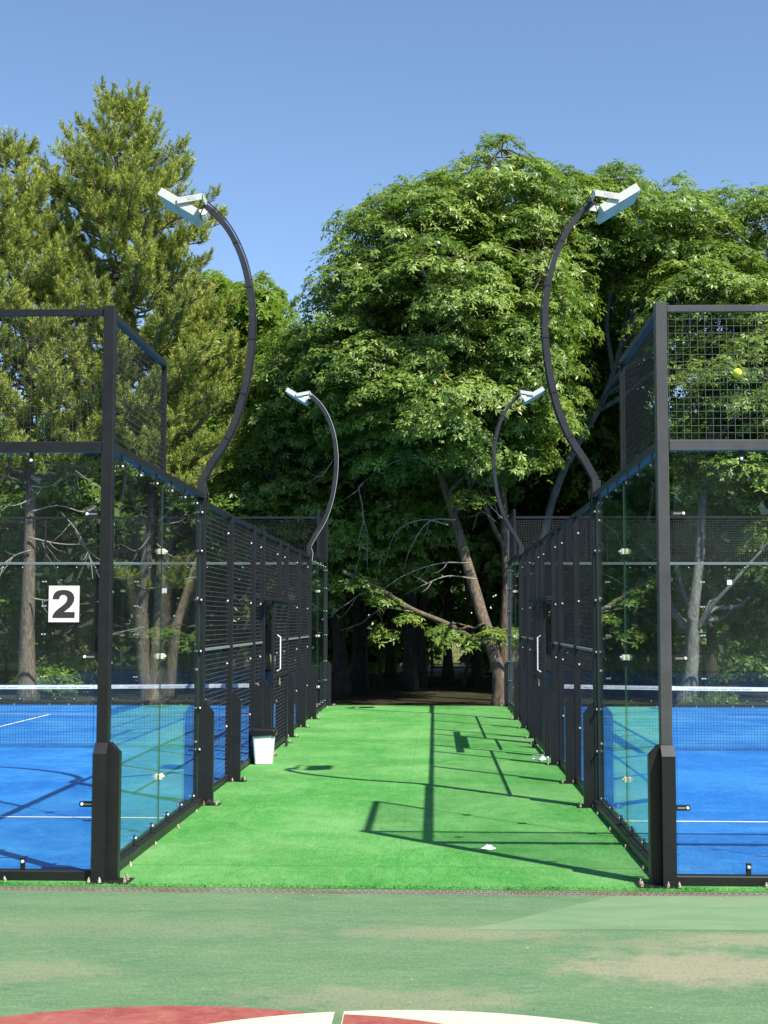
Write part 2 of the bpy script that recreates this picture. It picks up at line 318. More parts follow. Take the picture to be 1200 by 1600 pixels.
    def mesh(s, name, mats, smooth=False):
        me = bpy.data.meshes.new(name); me.from_pydata(s.v, [], s.f)
        for x in (mats if isinstance(mats, (list, tuple)) else [mats]): me.materials.append(MATS[x])
        if any(s.mi): me.polygons.foreach_set('material_index', s.mi)
        if smooth: me.polygons.foreach_set('use_smooth', [True] * len(me.polygons))
        me.update(); return me
    def build(s, name, mats, parent=None, smooth=False, loc=None):
        return place(name, s.mesh(name, mats, smooth), parent, loc)
def place(name, me, parent=None, loc=None, rot=None, label=None):
    o = bpy.data.objects.new(name, me); SC.collection.objects.link(o)
    if parent is not None: o.parent = parent
    if loc is not None: o.location = loc
    if rot is not None: o.rotation_euler = rot
    if label: o['label'] = label
    return o
def tag(o, label, cat, group=None):
    o['label'] = label; o['category'] = cat
    if group: o['group'] = group
    return o
def thing(name, label, cat, loc=(0, 0, 0), group=None):
    return tag(place(name, None, None, loc), label, cat, group)
def structure(o): o['kind'] = 'structure'; return o
def sheet(name, poly, z, m, parent=None):
    mb = MB(); mb.add([(p[0], p[1], z) for p in poly], [tuple(range(len(poly)))])
    o = mb.build(name, m, parent)
    if parent is None: structure(o)
    return o
rng = random.Random(7)

# ------------------------------------------------------------------ the ground
XLF, XRF = XL - 10.0, XR + 10.0
YF, YB = D0, D0 + 20.0
def rect(x0, x1, y0, y1): return [(x0, y0), (x1, y0), (x1, y1), (x0, y1)]
sheet('ground', rect(-400, 400, -60, 700), -0.06, 'forest_floor')
gy0, gy1 = ground(600, 1397).y, ground(600, 1390.5).y
sheet('hard_court', rect(-18, 18, -14, gy0), 0.0, 'acrylic_green')
pw = [ground(*p) for p in ((722, 1453), (790, 1440), (850, 1426), (925, 1408), (960, 1399.5), (1240, 1400), (1400, 1402), (1400, 1457), (1200, 1454), (960, 1452.5), (820, 1453.5))]
structure(sheet('painted_wedge', [(p.x, p.y) for p in pw], 0.0012, 'acrylic_pale'))
# playing circle at the bottom edge
def arc(cx, cy, r, a0, a1, n=40): return [(cx + r * math.cos(math.radians(a0 + (a1 - a0) * i / n)), cy + r * math.sin(math.radians(a0 + (a1 - a0) * i / n))) for i in range(n + 1)]
pr = ground(300, 1572); pwh = ground(655, 1579); gap = ground(527, 1582)
R0 = 1.8
def clipx(poly, x, left):
    out = []
    for i in range(len(poly)):
        a, b = poly[i], poly[(i + 1) % len(poly)]
        ia, ib = (a[0] <= x) == left, (b[0] <= x) == left
        if ia: out.append(a)
        if ia != ib:
            t = (x - a[0]) / (b[0] - a[0]); out.append((x, a[1] + (b[1] - a[1]) * t))
    return out
sheet('red_disc_marking', clipx(arc(pr.x, pr.y - 1.7, 1.7, 0, 360, 96)[:-1], gap.x - 0.03, True), 0.0012, 'paint_red')
wd = arc(pwh.x, pwh.y - R0, R0, 0, 360, 96)[:-1]
sheet('white_disc_marking', clipx(wd, gap.x - 0.012, True), 0.0024, 'paint_white')
sheet('white_ring_marking', clipx(wd, gap.x + 0.030, False), 0.0024, 'paint_white')
pi_ = ground(500, 1585)
sheet('red_inner_marking', clipx(arc(pi_.x, pi_.y - 1.2, 1.2, 0, 360, 96)[:-1], gap.x + 0.035, False), 0.0036, 'paint_red')

sheet('drain_trench', rect(-18, 18, gy0 - 0.03, gy1 + 0.03), -0.045, 'pit_dark')
YT = YB + 0.12
tmb = MB()
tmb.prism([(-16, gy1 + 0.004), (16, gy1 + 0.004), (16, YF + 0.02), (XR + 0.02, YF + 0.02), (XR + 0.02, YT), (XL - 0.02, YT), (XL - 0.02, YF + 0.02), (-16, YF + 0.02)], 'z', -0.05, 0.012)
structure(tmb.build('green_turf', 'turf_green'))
for nm, x0, x1 in (('blue_court', XLF, XL - 0.02), ('blue_court', XR + 0.02, XRF)):
    cb = MB(); cb.prism(rect(x0, x1, YF + 0.02, YB), 'z', -0.05, 0.010); co = structure(cb.build(nm, 'turf_blue'))
    xc = (x0 + x1) / 2
    for yy in (YF + 3.05, YB - 3.05): sheet('service_line', rect(x0 + 0.02, x1 - 0.02, yy - 0.025, yy + 0.025), 0.014, 'line_white', co)
    sheet('centre_line', rect(xc - 0.025, xc + 0.025, YF + 3.076, YB - 3.076), 0.014, 'line_white', co)
structure(sheet('meadow', rect(-200, 200, 62, 330), -0.02, 'dry_grass'))
# thin carpet fibres along the cut edge by the drain
fb = MB()
for i in range(3000):
    x = rng.uniform(-3.6, 2.9); y = gy1 + 0.004 + abs(rng.gauss(0, 0.05)); h = rng.uniform(0.005, 0.014); w = rng.uniform(0.002, 0.004); dx = rng.gauss(0, 0.008); dy = rng.gauss(-0.003, 0.008)
    fb.add([(x - w, y, 0.012), (x + w, y, 0.012), (x + dx, y + dy, 0.012 + h)], [(0, 1, 2)])
o = fb.build('turf_fibre', 'turf_green'); tag(o, 'short green turf fibres fraying along the drain edge', 'turf'); o['kind'] = 'stuff'

# drain gratings, one metre each
def grate_mesh():
    mb = MB(); w = gy1 - gy0 - 0.004; nx = 22; n_r = 3; Lx = 0.996
    xs = []; px_ = Lx / nx
    # lattice of bars: cross bars between holes, three rails
    for r_, (a, b) in enumerate(((0, 0.10), (0.45, 0.55), (0.90, 1.0))): mb.box(0, Lx, a * w, b * w, -0.02, 0.002)
    for i in range(nx + 1):
        x = i * px_
        for (a, b, sh) in ((0.10, 0.45, 0.0), (0.55, 0.90, 0.5)):
            xx = min(x + sh * px_, Lx - 0.006); mb.box(xx - 0.006 if xx > 0.006 else 0, xx + 0.007, a * w, b * w, -0.02, 0.0015)
    return mb.mesh('grating', 'grate_steel')
gm = grate_mesh()
dr = thing('drain_channel', 'rusty slotted steel drain grating running between green turf and hard court', 'drain', (0, gy0, 0))
for i in range(-5, 5): place('grating', gm, dr, (i + 0.38, 0.002, 0))

# ------------------------------------------------------------------ shared small meshes
def cap_mesh(): return MB().disc((0, 0, 0), 0.0105, 0.012, 'x', 10, 0, 1).mesh('bolt_cap', 'bolt_white')
CAPX = cap_mesh(); CAPY = MB().disc((0, 0, 0), 0.0115, -0.012, 'y', 10, 0, 1).mesh('bolt_cap', 'bolt_white')
ANCH = MB().disc((0, 0, 0), 0.012, 0.006, 'z', 8).disc((0, 0, 0.006), 0.006, 0.030, 'z', 8, 0, 1).disc((0, 0, 0.008), 0.011, 0.012, 'z', 6).mesh('anchor_bolt', 'anchor_bolt')
def wires(mb, axis, fixed, a0, a1, z0, z1, step=0.05, r=0.0019, zstep=None, rv=None):
    """welded wire grid in a vertical plane; axis 'y' runs along y at x=fixed, 'x' runs along x at y=fixed"""
    n = max(1, round((a1 - a0) / step)); k = max(1, round((z1 - z0) / (zstep or step)))
    def bar(p, q, d1, d2, mi=0):
        k_ = rv if rv and abs(q[2] - p[2]) > 1e-6 else r
        p, q, d1, d2 = Vector(p), Vector(q), Vector(d1) * k_, Vector(d2) * k_
        mb.add([p + d1, p + d2, p - d1, p - d2, q + d1, q + d2, q - d1, q - d2], [(0, 1, 5, 4), (1, 2, 6, 5), (2, 3, 7, 6), (3, 0, 4, 7)], mi)
    for i in range(n + 1):
        a = a0 + (a1 - a0) * i / n
        if axis == 'y': bar((fixed, a, z0), (fixed, a, z1), (1, 0, 0), (0, 1, 0))
        else: bar((a, fixed, z0), (a, fixed, z1), (1, 0, 0), (0, 1, 0))
    for j in range(k + 1):
        z = z0 + (z1 - z0) * j / k
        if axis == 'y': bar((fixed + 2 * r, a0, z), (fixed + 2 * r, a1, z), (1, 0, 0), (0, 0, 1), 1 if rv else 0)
        else: bar((a0, fixed + 2 * r, z), (a1, fixed + 2 * r, z), (0, 1, 0), (0, 0, 1))
def pane(name, parent, axis, fixed, a0, a1, z0, z1, t=0.005):
    mb = MB()
    if axis == 'y': mb.box(fixed - t, fixed + t, a0, a1, z0, z1); edge = {0, 1, 2, 4}
    else: mb.box(a0, a1, fixed - t, fixed + t, z0, z1); edge = {0, 1, 3, 5}
    mb.mi = [1 if i in edge else 0 for i in range(6)]
    return mb.build(name, ['glass', 'glass_edge'], parent)

# ------------------------------------------------------------------ side fences along the aisle
def side_fence(X, s, label, st, stp, wm):
    T = thing('court_fence', label, 'fence', (X, D0, 0), 'fences around the two padel courts')
    def post(y, hw, dy, h, gus, name='post', m=st):
        mb = MB(); mb.cbox(-s * hw, s * hw, y - dy, y + dy, 0.0, h, 0.005)
        p = mb.build(name, m, T)
        if gus:
            g = MB(); g.prism([(s * (hw + 0.001), 0.012), (s * (hw + 0.001), 1.0), (s * (hw + 0.025), 1.0), (s * (hw + 0.10), 0.90), (s * (hw + 0.10), 0.012)], 'y', y - dy * 0.8, y + dy * 0.8)
            g.build('gusset', m, p)
            b = MB(); b.box(s * 0.0, s * (hw + 0.17), y - dy - 0.05, y + dy + 0.05, 0.0, 0.018); b.build('base_plate', 'steel_black', p)
            for (u, yy) in ((hw + 0.14, -dy - 0.02), (hw + 0.14, dy + 0.02), (hw + 0.02, -dy - 0.03)):
                place('anchor_bolt', ANCH, p, (s * u, y + yy, 0.018), (rng.gauss(0, .05), rng.gauss(0, .05), rng.uniform(0, 3)))
        return p
    for yc, sg in ((0, 1), (20, -1)):                        # corner posts 4 m
        mb = MB(); mb.cbox(-0.041, 0.041, yc - 0.041, yc + 0.041, 0, 4.03, 0.005); p = mb.build('corner_post', stp, T)
        g = MB(); g.prism([(s * 0.042, 0.012), (s * 0.042, 0.955), (s * 0.056, 0.955), (s * 0.122, 0.885), (s * 0.122, 0.012)], 'y', yc - 0.038, yc + 0.038); g.build('gusset', 'steel_black', p)
        g = MB(); yo = yc - sg * 0.042
        g.prism([(yo, 0.012), (yo, 0.955), (yo - sg * 0.012, 0.955), (yo - sg * 0.07, 0.885), (yo - sg * 0.07, 0.012)], 'x', -0.046, 0.046); g.build('gusset', 'steel_black', p)
        b = MB(); b.box(-s * 0.07, s * 0.22, yc - sg * 0.145, yc + sg * 0.06, 0.0, 0.018); b.build('base_plate', 'steel_black', p)
        for (u, yy) in ((0.19, -0.12), (0.19, -0.02), (0.17, 0.04), (0.02, -0.135), (-0.055, -0.135)):
            place('anchor_bolt', ANCH, p, (s * u, yc + sg * yy, 0.018), (rng.gauss(0, .06), rng.gauss(0, .06), rng.uniform(0, 3)))
    for y in (4.0, 6.0, 8.0, 9.0, 11.0, 12.0, 14.0, 16.0):
        lamp = y in (4.0, 16.0)
        p = post(y, 0.046 if lamp else 0.036, 0.04 if lamp else 0.028, 3.0, True)
        # white caps seen on the face towards the camera
        for z in (0.62, 1.32, 2.02, 2.78): place('bolt_cap', CAPY, p, (-s * 0.022, y - (0.04 if lamp else 0.028), z))
    for y in (2.0, 18.0):
        mb = MB(); mb.cbox(-0.022, 0.022, y - 0.022, y + 0.022, 3.056, 4.0, 0.003); mb.build('slim_post', st, T)
    # rails
    for (y0, y1) in ((0.05, 3.96), (16.04, 19.95)):
        MB().cbox(-s * 0.06, s * 0.055, y0, y1, 0.005, 0.085, 0.006).build('bottom_rail', st, T)
        MB().cbox(-0.035, 0.035, y0, y1, 3.0, 3.055, 0.005).build('top_rail', st, T)
        for k in range(4):
            yy = y0 + 0.5 + k * 0.95
            place('anchor_bolt', ANCH, T, (s * 0.085, yy, 0.010), (rng.gauss(0, .08), rng.gauss(0, .08), rng.uniform(0, 3)))
    for (y0, y1) in ((0.05, 1.978), (18.022, 19.95)):
        MB().cbox(-0.025, 0.025, y0, y1, 3.955, 4.005, 0.004).build('top_rail', st, T)
        mb = MB(); wires(mb, 'y', 0.0, y0, y1, 3.06, 3.955, r=0.002, rv=0.0017); mb.build('wire_mesh', ['wire_dark', 'wire_lit'], T)
    ys = [4.04, 5.972, 6.028, 7.972, 8.028, 8.972, 9.028, 10.972, 11.028, 11.972, 12.028, 13.972, 14.028, 15.96]
    for i in range(0, len(ys), 2):
        y0, y1 = ys[i], ys[i + 1]; gate = abs(y0 - 9.028) < 0.01
        MB().cbox(-0.03, 0.012, y0, y1, 2.955, 2.998, 0.004).build('top_rail', st, T)
        zb = 2.12 if gate else 0.09
        mb = MB(); wires(mb, 'y', -s * 0.02, y0, y1, zb, 2.955, r=0.0019, rv=0.0014); mb.build('wire_mesh', ['wire_dark', 'wire_lit'], T)
        if gate: MB().cbox(-0.03, 0.03, y0, y1, 2.06, 2.115, 0.004).build('transom', st, T)
        else:
            MB().cbox(-0.03, 0.012, y0, y1, 0.03, 0.088, 0.004).build('bottom_rail', st, T)
            MB().cbox(-0.022 * s, s * 0.010, y0, y1, 1.495, 1.520, 0.003).build('mid_bar', 'bar_metal', T)
    # glass
    for (a0, a1, b0, b1) in ((0.052, 1.994, 2.006, 3.945), (16.055, 17.994, 18.006, 19.948)):
        for k, (y0, y1) in enumerate(((a0, a1), (b0, b1))):
            pn = pane('glass_pane', T, 'y', 0.0, y0, y1, 0.10, 2.965)
            if k == 0:
                for z in (0.50, 1.50, 2.38):
                    cm = MB(); cm.cbox(-0.030, -0.0065, y1 - 0.036, y1 + 0.048, z - 0.022, z + 0.022, 0.005); cm.cbox(0.0065, 0.030, y1 - 0.036, y1 + 0.048, z - 0.022, z + 0.022, 0.005)
                    cl = cm.build('glass_clamp', 'clamp_pad', pn)
                    for dy in (-0.022, 0.034): place('bolt_cap', CAPX, cl, (s * 0.030, y1 + dy, z)).scale = (s, 1, 1)
            for q in range(3):                                # clips holding the pane on the rails
                yy = y0 + (y1 - y0) * (q + 0.5) / 3
                for z0_, z1_, zz in ((0.085, 0.165, 0.14), (2.905, 3.0, 2.925)):
                    c = MB(); c.cbox(s * 0.0065, s * 0.016, yy - 0.016, yy + 0.016, z0_, z1_, 0.003)
                    if z0_ < 1: c.cbox(s * 0.0161, s * 0.05, yy - 0.016, yy + 0.016, 0.0855, 0.094, 0.002)
                    ob = c.build('clip', 'steel_black', pn); place('bolt_cap', CAPX, ob, (s * 0.016, yy, zz)).scale = (s * 0.9, 0.9, 0.9)
    for y, sg in ((4.0, -1), (16.0, 1), (0, 1), (20.0, -1)):
        for z in (0.55, 0.95, 1.50, 2.0, 2.48, 2.86):
            w = 0.11; c = MB(); c.cbox(s * 0.0075, s * 0.018, y + sg * 0.041, y + sg * w, z - 0.016, z + 0.016, 0.004); ob = c.build('glass_bracket', 'steel_black', T)
            place('bolt_cap', CAPX, ob, (s * 0.018, y + sg * 0.09, z)).scale = (s, 1, 1)
    return T
side_fence(XL, 1, 'black post, mesh and glass fence along the left side of the green aisle', 'steel_black', 'steel_black', 'steel_wire')
side_fence(XR, -1, 'black post, mesh and glass fence along the right side of the green aisle', 'steel_black', 'steel_grey', 'wire_lit')

# ------------------------------------------------------------------ end walls
def end_fence(X, s, Y, near, label, st):
    """runs 10 m away from the aisle; s = direction towards the aisle"""
    T = thing('court_fence', label, 'fence', (X, Y, 0), 'fences around the two padel courts')
    e = -s
    MB().cbox(e * 0.043, e * 10.0, -0.05, 0.045, 0.004, 0.078, 0.006).build('bottom_rail', 'steel_black', T)
    MB().cbox(e * 0.043, e * 10.0, -0.04, 0.04, 2.985, 3.058 if near else 3.035, 0.006).build('middle_rail', st if near else 'rail_pale', T)  # far rail pale: gleam of the glass top edge put into its colour
    MB().cbox(e * 0.043, e * 10.0, -0.022, 0.022, 3.965, 4.010, 0.004).build('top_rail', st, T)
    for k in range(5):
        a0, a1 = 0.075 + k * 1.986, 0.075 + (k + 1) * 1.986 - 0.012
        pn = pane('glass_pane', T, 'x', 0.0, e * a0, e * a1, 0.10, 2.975) if e > 0 else pane('glass_pane', T, 'x', 0.0, e * a1, e * a0, 0.10, 2.975)
        mb = MB(); lo, hi = sorted((e * (a0 - 0.02), e * (a1 - 0.02))); wires(mb, 'x', 0.0, lo, hi, 3.06, 3.965); mb.build('wire_mesh', 'wire_lit' if s < 0 else 'steel_wire', T)
        if k: MB().cbox(e * (a0 - 0.028), e * (a0 + 0.008), -0.018, 0.018, 3.059, 3.964, 0.003).build('slim_post', st, T)
        for q in range(4):
            a = a0 + 0.47 + q * 0.41
            c = MB().cbox(e * a - 0.018, e * a + 0.018, -0.017, -0.0075, 0.0785, 0.165, 0.004); ob = c.build('clip', 'steel_black', pn); place('bolt_cap', CAPY, ob, (e * a, -0.017, 0.135))
            c = MB().cbox(e * a - 0.016, e * a + 0.016, -0.017, -0.0075, 2.895, 2.984, 0.004); ob = c.build('clip', 'steel_black', pn); place('bolt_cap', CAPY, ob, (e * a, -0.017, 2.925))
            place('anchor_bolt', ANCH, T, (e * (a + 0.1), -0.085, 0.012), (rng.gauss(0, .08), rng.gauss(0, .08), rng.uniform(0, 3)))
        if k:
            for z in (0.6, 1.5, 2.1, 2.62):
                c = MB().cbox(e * (a0 - 0.006) - 0.05, e * (a0 - 0.006) + 0.05, -0.016, -0.0075, z - 0.016, z + 0.016, 0.004); ob = c.build('glass_clamp', 'zinc', pn)
                for d in (-0.035, 0.035): place('bolt_cap', CAPY, ob, (e * (a0 - 0.006) + d, -0.016, z))
        else:
            for z in (0.53, 1.545, 2.545):
                c = MB().prism([(e * 0.052, z - 0.019), (e * 0.150, z - 0.019), (e * 0.158, z - 0.010), (e * 0.158, z + 0.010), (e * 0.150, z + 0.019), (e * 0.052, z + 0.019)], 'y', -0.020, -0.0075)
                ob = c.build('slotted_bracket', 'steel_black', pn); place('bolt_cap', CAPY, ob, (e * 0.138, -0.020, z))
                MB().prism([(e * 0.070, z - 0.006), (e * 0.125, z - 0.006), (e * 0.125, z + 0.006), (e * 0.070, z + 0.006)], 'y', -0.0225, -0.0202).build('slot', 'zinc', ob)
    return T
end_fence(XL, 1, YF, True, 'near glass end wall of the left court, beside the number sign', 'steel_black')
end_fence(XR, -1, YF, True, 'near glass end wall of the right court, with a ball caught in its mesh', 'steel_grey')
end_fence(XL, 1, YB, False, 'far glass end wall of the left court, in front of the pines', 'steel_black')
end_fence(XR, -1, YB, False, 'far glass end wall of the right court, in front of the leafy trees', 'steel_black')

# ------------------------------------------------------------------ sliding gates
def gate(X, s, label):
    T = thing('sliding_gate', label, 'gate', (X, D0, 0), 'sliding gates')
    u0, u1 = s * 0.085, s * 0.120; y0, y1, z0, z1 = 9.34, 11.25, 0.05, 2.06
    f = MB()
    f.cbox(u0, u1, y0, y0 + 0.045, z0, z1, 0.004); f.cbox(u0, u1, y1 - 0.045, y1, z0, z1, 0.004)
    f.cbox(u0, u1, y0 + 0.0455, y1 - 0.0455, z0, z0 + 0.06, 0.004); f.cbox(u0, u1, y0 + 0.0455, y1 - 0.0455, z1 - 0.05, z1, 0.004)
    f.cbox(u0, u1, y0 + 0.0455, y1 - 0.0455, 1.02, 1.05, 0.003)
    f.build('frame', 'steel_black', T)
    mb = MB(); wires(mb, 'y', (u0 + u1) / 2, y0 + 0.045, y1 - 0.045, z0 + 0.06, z1 - 0.05, rv=0.0012); mb.build('wire_mesh', ['wire_dark', 'wire_lit'], T)
    MB().cbox(s * 0.052, s * 0.145, 8.35, 11.95, 2.075, 2.115, 0.004).build('track', 'steel_black', T)
    h = MB(); h.tube([(s * 0.121, y0 + 0.40, 1.10), (s * 0.165, y0 + 0.40, 1.13), (s * 0.165, y0 + 0.40, 1.57), (s * 0.121, y0 + 0.40, 1.60)], 0.009, 8); h.build('handle', 'bolt_white', T)
    l = MB(); l.cbox(s * 0.122, s * 0.142, y0 + 0.62, y0 + 0.665, 0.90, 0.955, 0.006); lo = l.build('padlock', 'brass', T)
    MB().tube([(s * 0.132, y0 + 0.628, 0.952), (s * 0.132, y0 + 0.628, 0.985), (s * 0.132, y0 + 0.643, 1.0), (s * 0.132, y0 + 0.657, 0.985), (s * 0.132, y0 + 0.657, 0.952)], 0.005, 6).build('shackle', 'zinc', lo)
    for yy in (y0 + 0.25, y1 - 0.25):
        MB().disc((s * 0.094, yy, 0.032), 0.022, s * 0.018, 'x', 12).build('wheel', 'zinc', T)
    MB().prism([(y0 + 1.0, 0.013), (y0 + 1.18, 0.013), (y0 + 1.10, 0.10)], 'x', s * 0.17, s * 0.20).build('door_stop', 'steel_black', T)
gate(XL, 1, 'black mesh sliding gate ajar on the left, beyond the white bin')
gate(XR, -1, 'black mesh sliding gate ajar on the right, by the plastic bottle')

# ------------------------------------------------------------------ floodlight poles
def smooth_path(pts, n=5):
    """Catmull-Rom through the points"""
    P = [Vector(p) for p in pts]; P = [P[0] * 2 - P[1]] + P + [P[-1] * 2 - P[-2]]; out = []
    for i in range(1, len(P) - 2):
        for k in range(n):
            t = k / n; a, b, c, d = P[i - 1], P[i], P[i + 1], P[i + 2]
            out.append(0.5 * ((2 * b) + (c - a) * t + (2 * a - 5 * b + 4 * c - d) * t * t + (3 * b - a - 3 * c + d) * t ** 3))
    out.append(P[-2]); return out
PP = [(315, 790), (315, 752), (333, 720), (350, 694), (365, 664), (377, 628), (386, 588), (392, 545), (394, 500), (391, 462), (384, 424), (373, 391), (357, 360), (338, 337), (320, 321)]
base = at(315, 790, D0 + 4); PUZ = [((at(a, b, D0 + 4).x - base.x), at(a, b, D0 + 4).z) for a, b in PP]
PUZ[0] = (0.0, 2.99); PUZ[1] = (0.0, PUZ[1][1])
def lamp_pole(X, s, y, label):
    T = thing('floodlight_pole', label, 'floodlight', (X, D0 + y, 2.99), 'floodlight poles')
    mb = MB(); n = len(PUZ); hw, hy = 0.032, 0.042
    MB().cbox(-0.042, 0.042, -0.045, 0.045, 0.0125, PUZ[1][1] - 2.99, 0.004).build('socket', 'steel_pole', T)
    vs = []
    pts = [Vector((s * u, 0, z - 2.99)) for u, z in PUZ[1:]]
    pts = pts[:1] + smooth_path(pts[1:], 3)
    for i, p in enumerate(pts):
        t = (pts[min(i + 1, len(pts) - 1)] - pts[max(i - 1, 0)]).normalized(); nrm = Vector((t.z, 0, -t.x))
        k = 1.0 - 0.2 * i / len(pts)
        for a, b in ((-1, -1), (1, -1), (1, 1), (-1, 1)): vs.append(p + nrm * (a * hw * k) + Vector((0, b * hy * k, 0)))
    fs = [(i * 4 + k, i * 4 + (k + 1) % 4, i * 4 + 4 + (k + 1) % 4, i * 4 + 4 + k) for i in range(len(pts) - 1) for k in range(4)] + [(3, 2, 1, 0), tuple(range(len(vs) - 4, len(vs)))]
    mb.add(vs, fs); mb.build('arm', 'steel_pole', T)
    # cable clipped along the arm
    cp = []
    for i, p in enumerate(pts):
        t = (pts[min(i + 1, len(pts) - 1)] - pts[max(i - 1, 0)]).normalized(); nrm = Vector((t.z, 0, -t.x)) * s
        cp.append(p + nrm * 0.042 + Vector((0, -0.02, 0)))
    cp = [Vector((s * 0.055, -0.02, -0.10)), Vector((s * 0.07, -0.02, 0.05))] + cp
    MB().tube(cp, 0.007, 6).build('cable', 'cable_grey' if y > 10 and s > 0 else 'cable_black', T)
    for i in range(5, len(pts) - 1, 6):
        t = (pts[i + 1] - pts[i - 1]).normalized(); q = MB(); nrm = Vector((t.z, 0, -t.x)); k = 1.06 - 0.2 * i / len(pts)
        vv = [pts[i] + nrm * (a * (hw + 0.004) * k) + Vector((0, b * (hy + 0.004) * k, 0)) + t * c for c in (-0.005, 0.005) for a, b in ((-1, -1), (1, -1), (1, 1), (-1, 1))]
        q.add(vv, [(0, 1, 5, 4), (1, 2, 6, 5), (2, 3, 7, 6), (3, 0, 4, 7)]); q.build('cable_tie', 'cable_black', T)
    # lamp head: tilted slab, glass underneath facing the court
    tip = pts[-1]; ang = math.radians(31)
    ax = Vector((-s * math.cos(ang), 0, math.sin(ang))); nn = Vector((s * math.sin(ang), 0, math.cos(ang)))   # along head away from pole; up normal
    c0 = tip + Vector((-s * 0.235, 0.0, -0.025))
    def hb(mb, a0, a1, y0, y1, n0, n1):
        vs = [c0 + ax * a + Vector((0, yy, 0)) + nn * k for k in (n0, n1) for (a, yy) in ((a0, y0), (a1, y0), (a1, y1), (a0, y1))]
        mb.add(vs, [(0, 3, 2, 1), (4, 5, 6, 7), (0, 1, 5, 4), (1, 2, 6, 5), (2, 3, 7, 6), (3, 0, 4, 7)])
    h = MB(); hb(h, -0.210, 0.210, -0.23, 0.23, -0.040, 0.040); head = h.build('lamp_head', 'lamp_white', T)
    g = MB(); hb(g, -0.190, 0.190, -0.21, 0.21, -0.044, -0.0405); ln = g.build('lens', 'lamp_glass', head)
    for k in range(6):
        g = MB(); hb(g, -0.02, 0.02, -0.21 + k * 0.075, -0.17 + k * 0.075, -0.048, -0.0445); g.build('led_reflector', 'clamp_pad', head)
    for k in range(7):
        g = MB(); hb(g, -0.18 + k * 0.06, -0.172 + k * 0.06, -0.18, 0.18, 0.0405, 0.052); g.build('cooling_fin', 'lamp_white', head)
    b = MB()
    for yy in (-0.252, 0.242):
        p0 = tip + Vector((s * 0.02, yy - tip.y, 0.02)); p1 = c0 + Vector((0, yy, 0.0))
        d = (p1 - p0).normalized(); up = Vector((-d.z, 0, d.x)) * 0.03
        b.add([p0 - up, p1 - up, p1 + up, p0 + up, p0 - up + Vector((0, 0.01, 0)), p1 - up + Vector((0, 0.01, 0)), p1 + up + Vector((0, 0.01, 0)), p0 + up + Vector((0, 0.01, 0))], [(0, 1, 2, 3), (7, 6, 5, 4), (0, 4, 5, 1), (1, 5, 6, 2), (2, 6, 7, 3), (3, 7, 4, 0)])
    b.box(tip.x + s * 0.012, tip.x + s * 0.022, -0.252, 0.252, tip.z - 0.012, tip.z + 0.05)
    bro = b.build('bracket', 'lamp_white', head)
    if y < 10:                                       # faint lettering on the bracket
        yy = -0.2535; p0 = tip + Vector((s * 0.02, 0, 0.02)); p1 = c0; lo_, hi_ = (p1, p0) if s > 0 else (p0, p1)
        d = (hi_ - lo_).normalized(); u = Vector((-d.z, 0, d.x)); o_ = lo_.lerp(hi_, 0.40); lt = MB(); H_, W_, t_ = 0.032, 0.022, 0.0035
        def stroke(a, b_):
            A = o_ + d * a[0] + u * (a[1] - H_ / 2); B_ = o_ + d * b_[0] + u * (b_[1] - H_ / 2); k_ = (B_ - A).normalized(); n_ = Vector((-k_.z, 0, k_.x)) * t_ / 2
            lt.add([Vector((q.x, yy, q.z)) for q in (A - n_, B_ - n_, B_ + n_, A + n_)], [(0, 1, 2, 3)])
        for i_, st_ in enumerate((((0, 0), (0, 1), (1, 0), (1, 1)), ((0, 0), (0, 1), (1, 1), (1, 0), (0, 0)), ((0, 1), (0, 0), (1, 0), (1, 1)))):
            for q0_, q1_ in zip(st_, st_[1:]): stroke((i_ * 0.031 + q0_[0] * W_, q0_[1] * H_), (i_ * 0.031 + q1_[0] * W_, q1_[1] * H_))
        lt.build('lettering', 'tape_print', bro)
    a = c0 - ax * 0.20 + nn * 0.04
    MB().tube([tip + Vector((0, -0.05, -0.01)), tip + Vector((-s * 0.03, -0.06, -0.10)), (tip + a) / 2 + Vector((0, -0.06, -0.13)), a + Vector((0, 0, 0.0))], 0.006, 6).build('lead', 'cable_black', head)
lamp_pole(XL, 1, 4.0, 'curved dark floodlight pole on the near left fence, against the pine and sky')
lamp_pole(XR, -1, 4.0, 'curved dark floodlight pole on the near right fence, against the leafy crown')
lamp_pole(XL, 1, 16.0, 'smaller far curved floodlight pole on the left fence, with loose grey cable')
lamp_pole(XR, -1, 16.0, 'smaller far curved floodlight pole on the right fence, before a sunlit trunk')

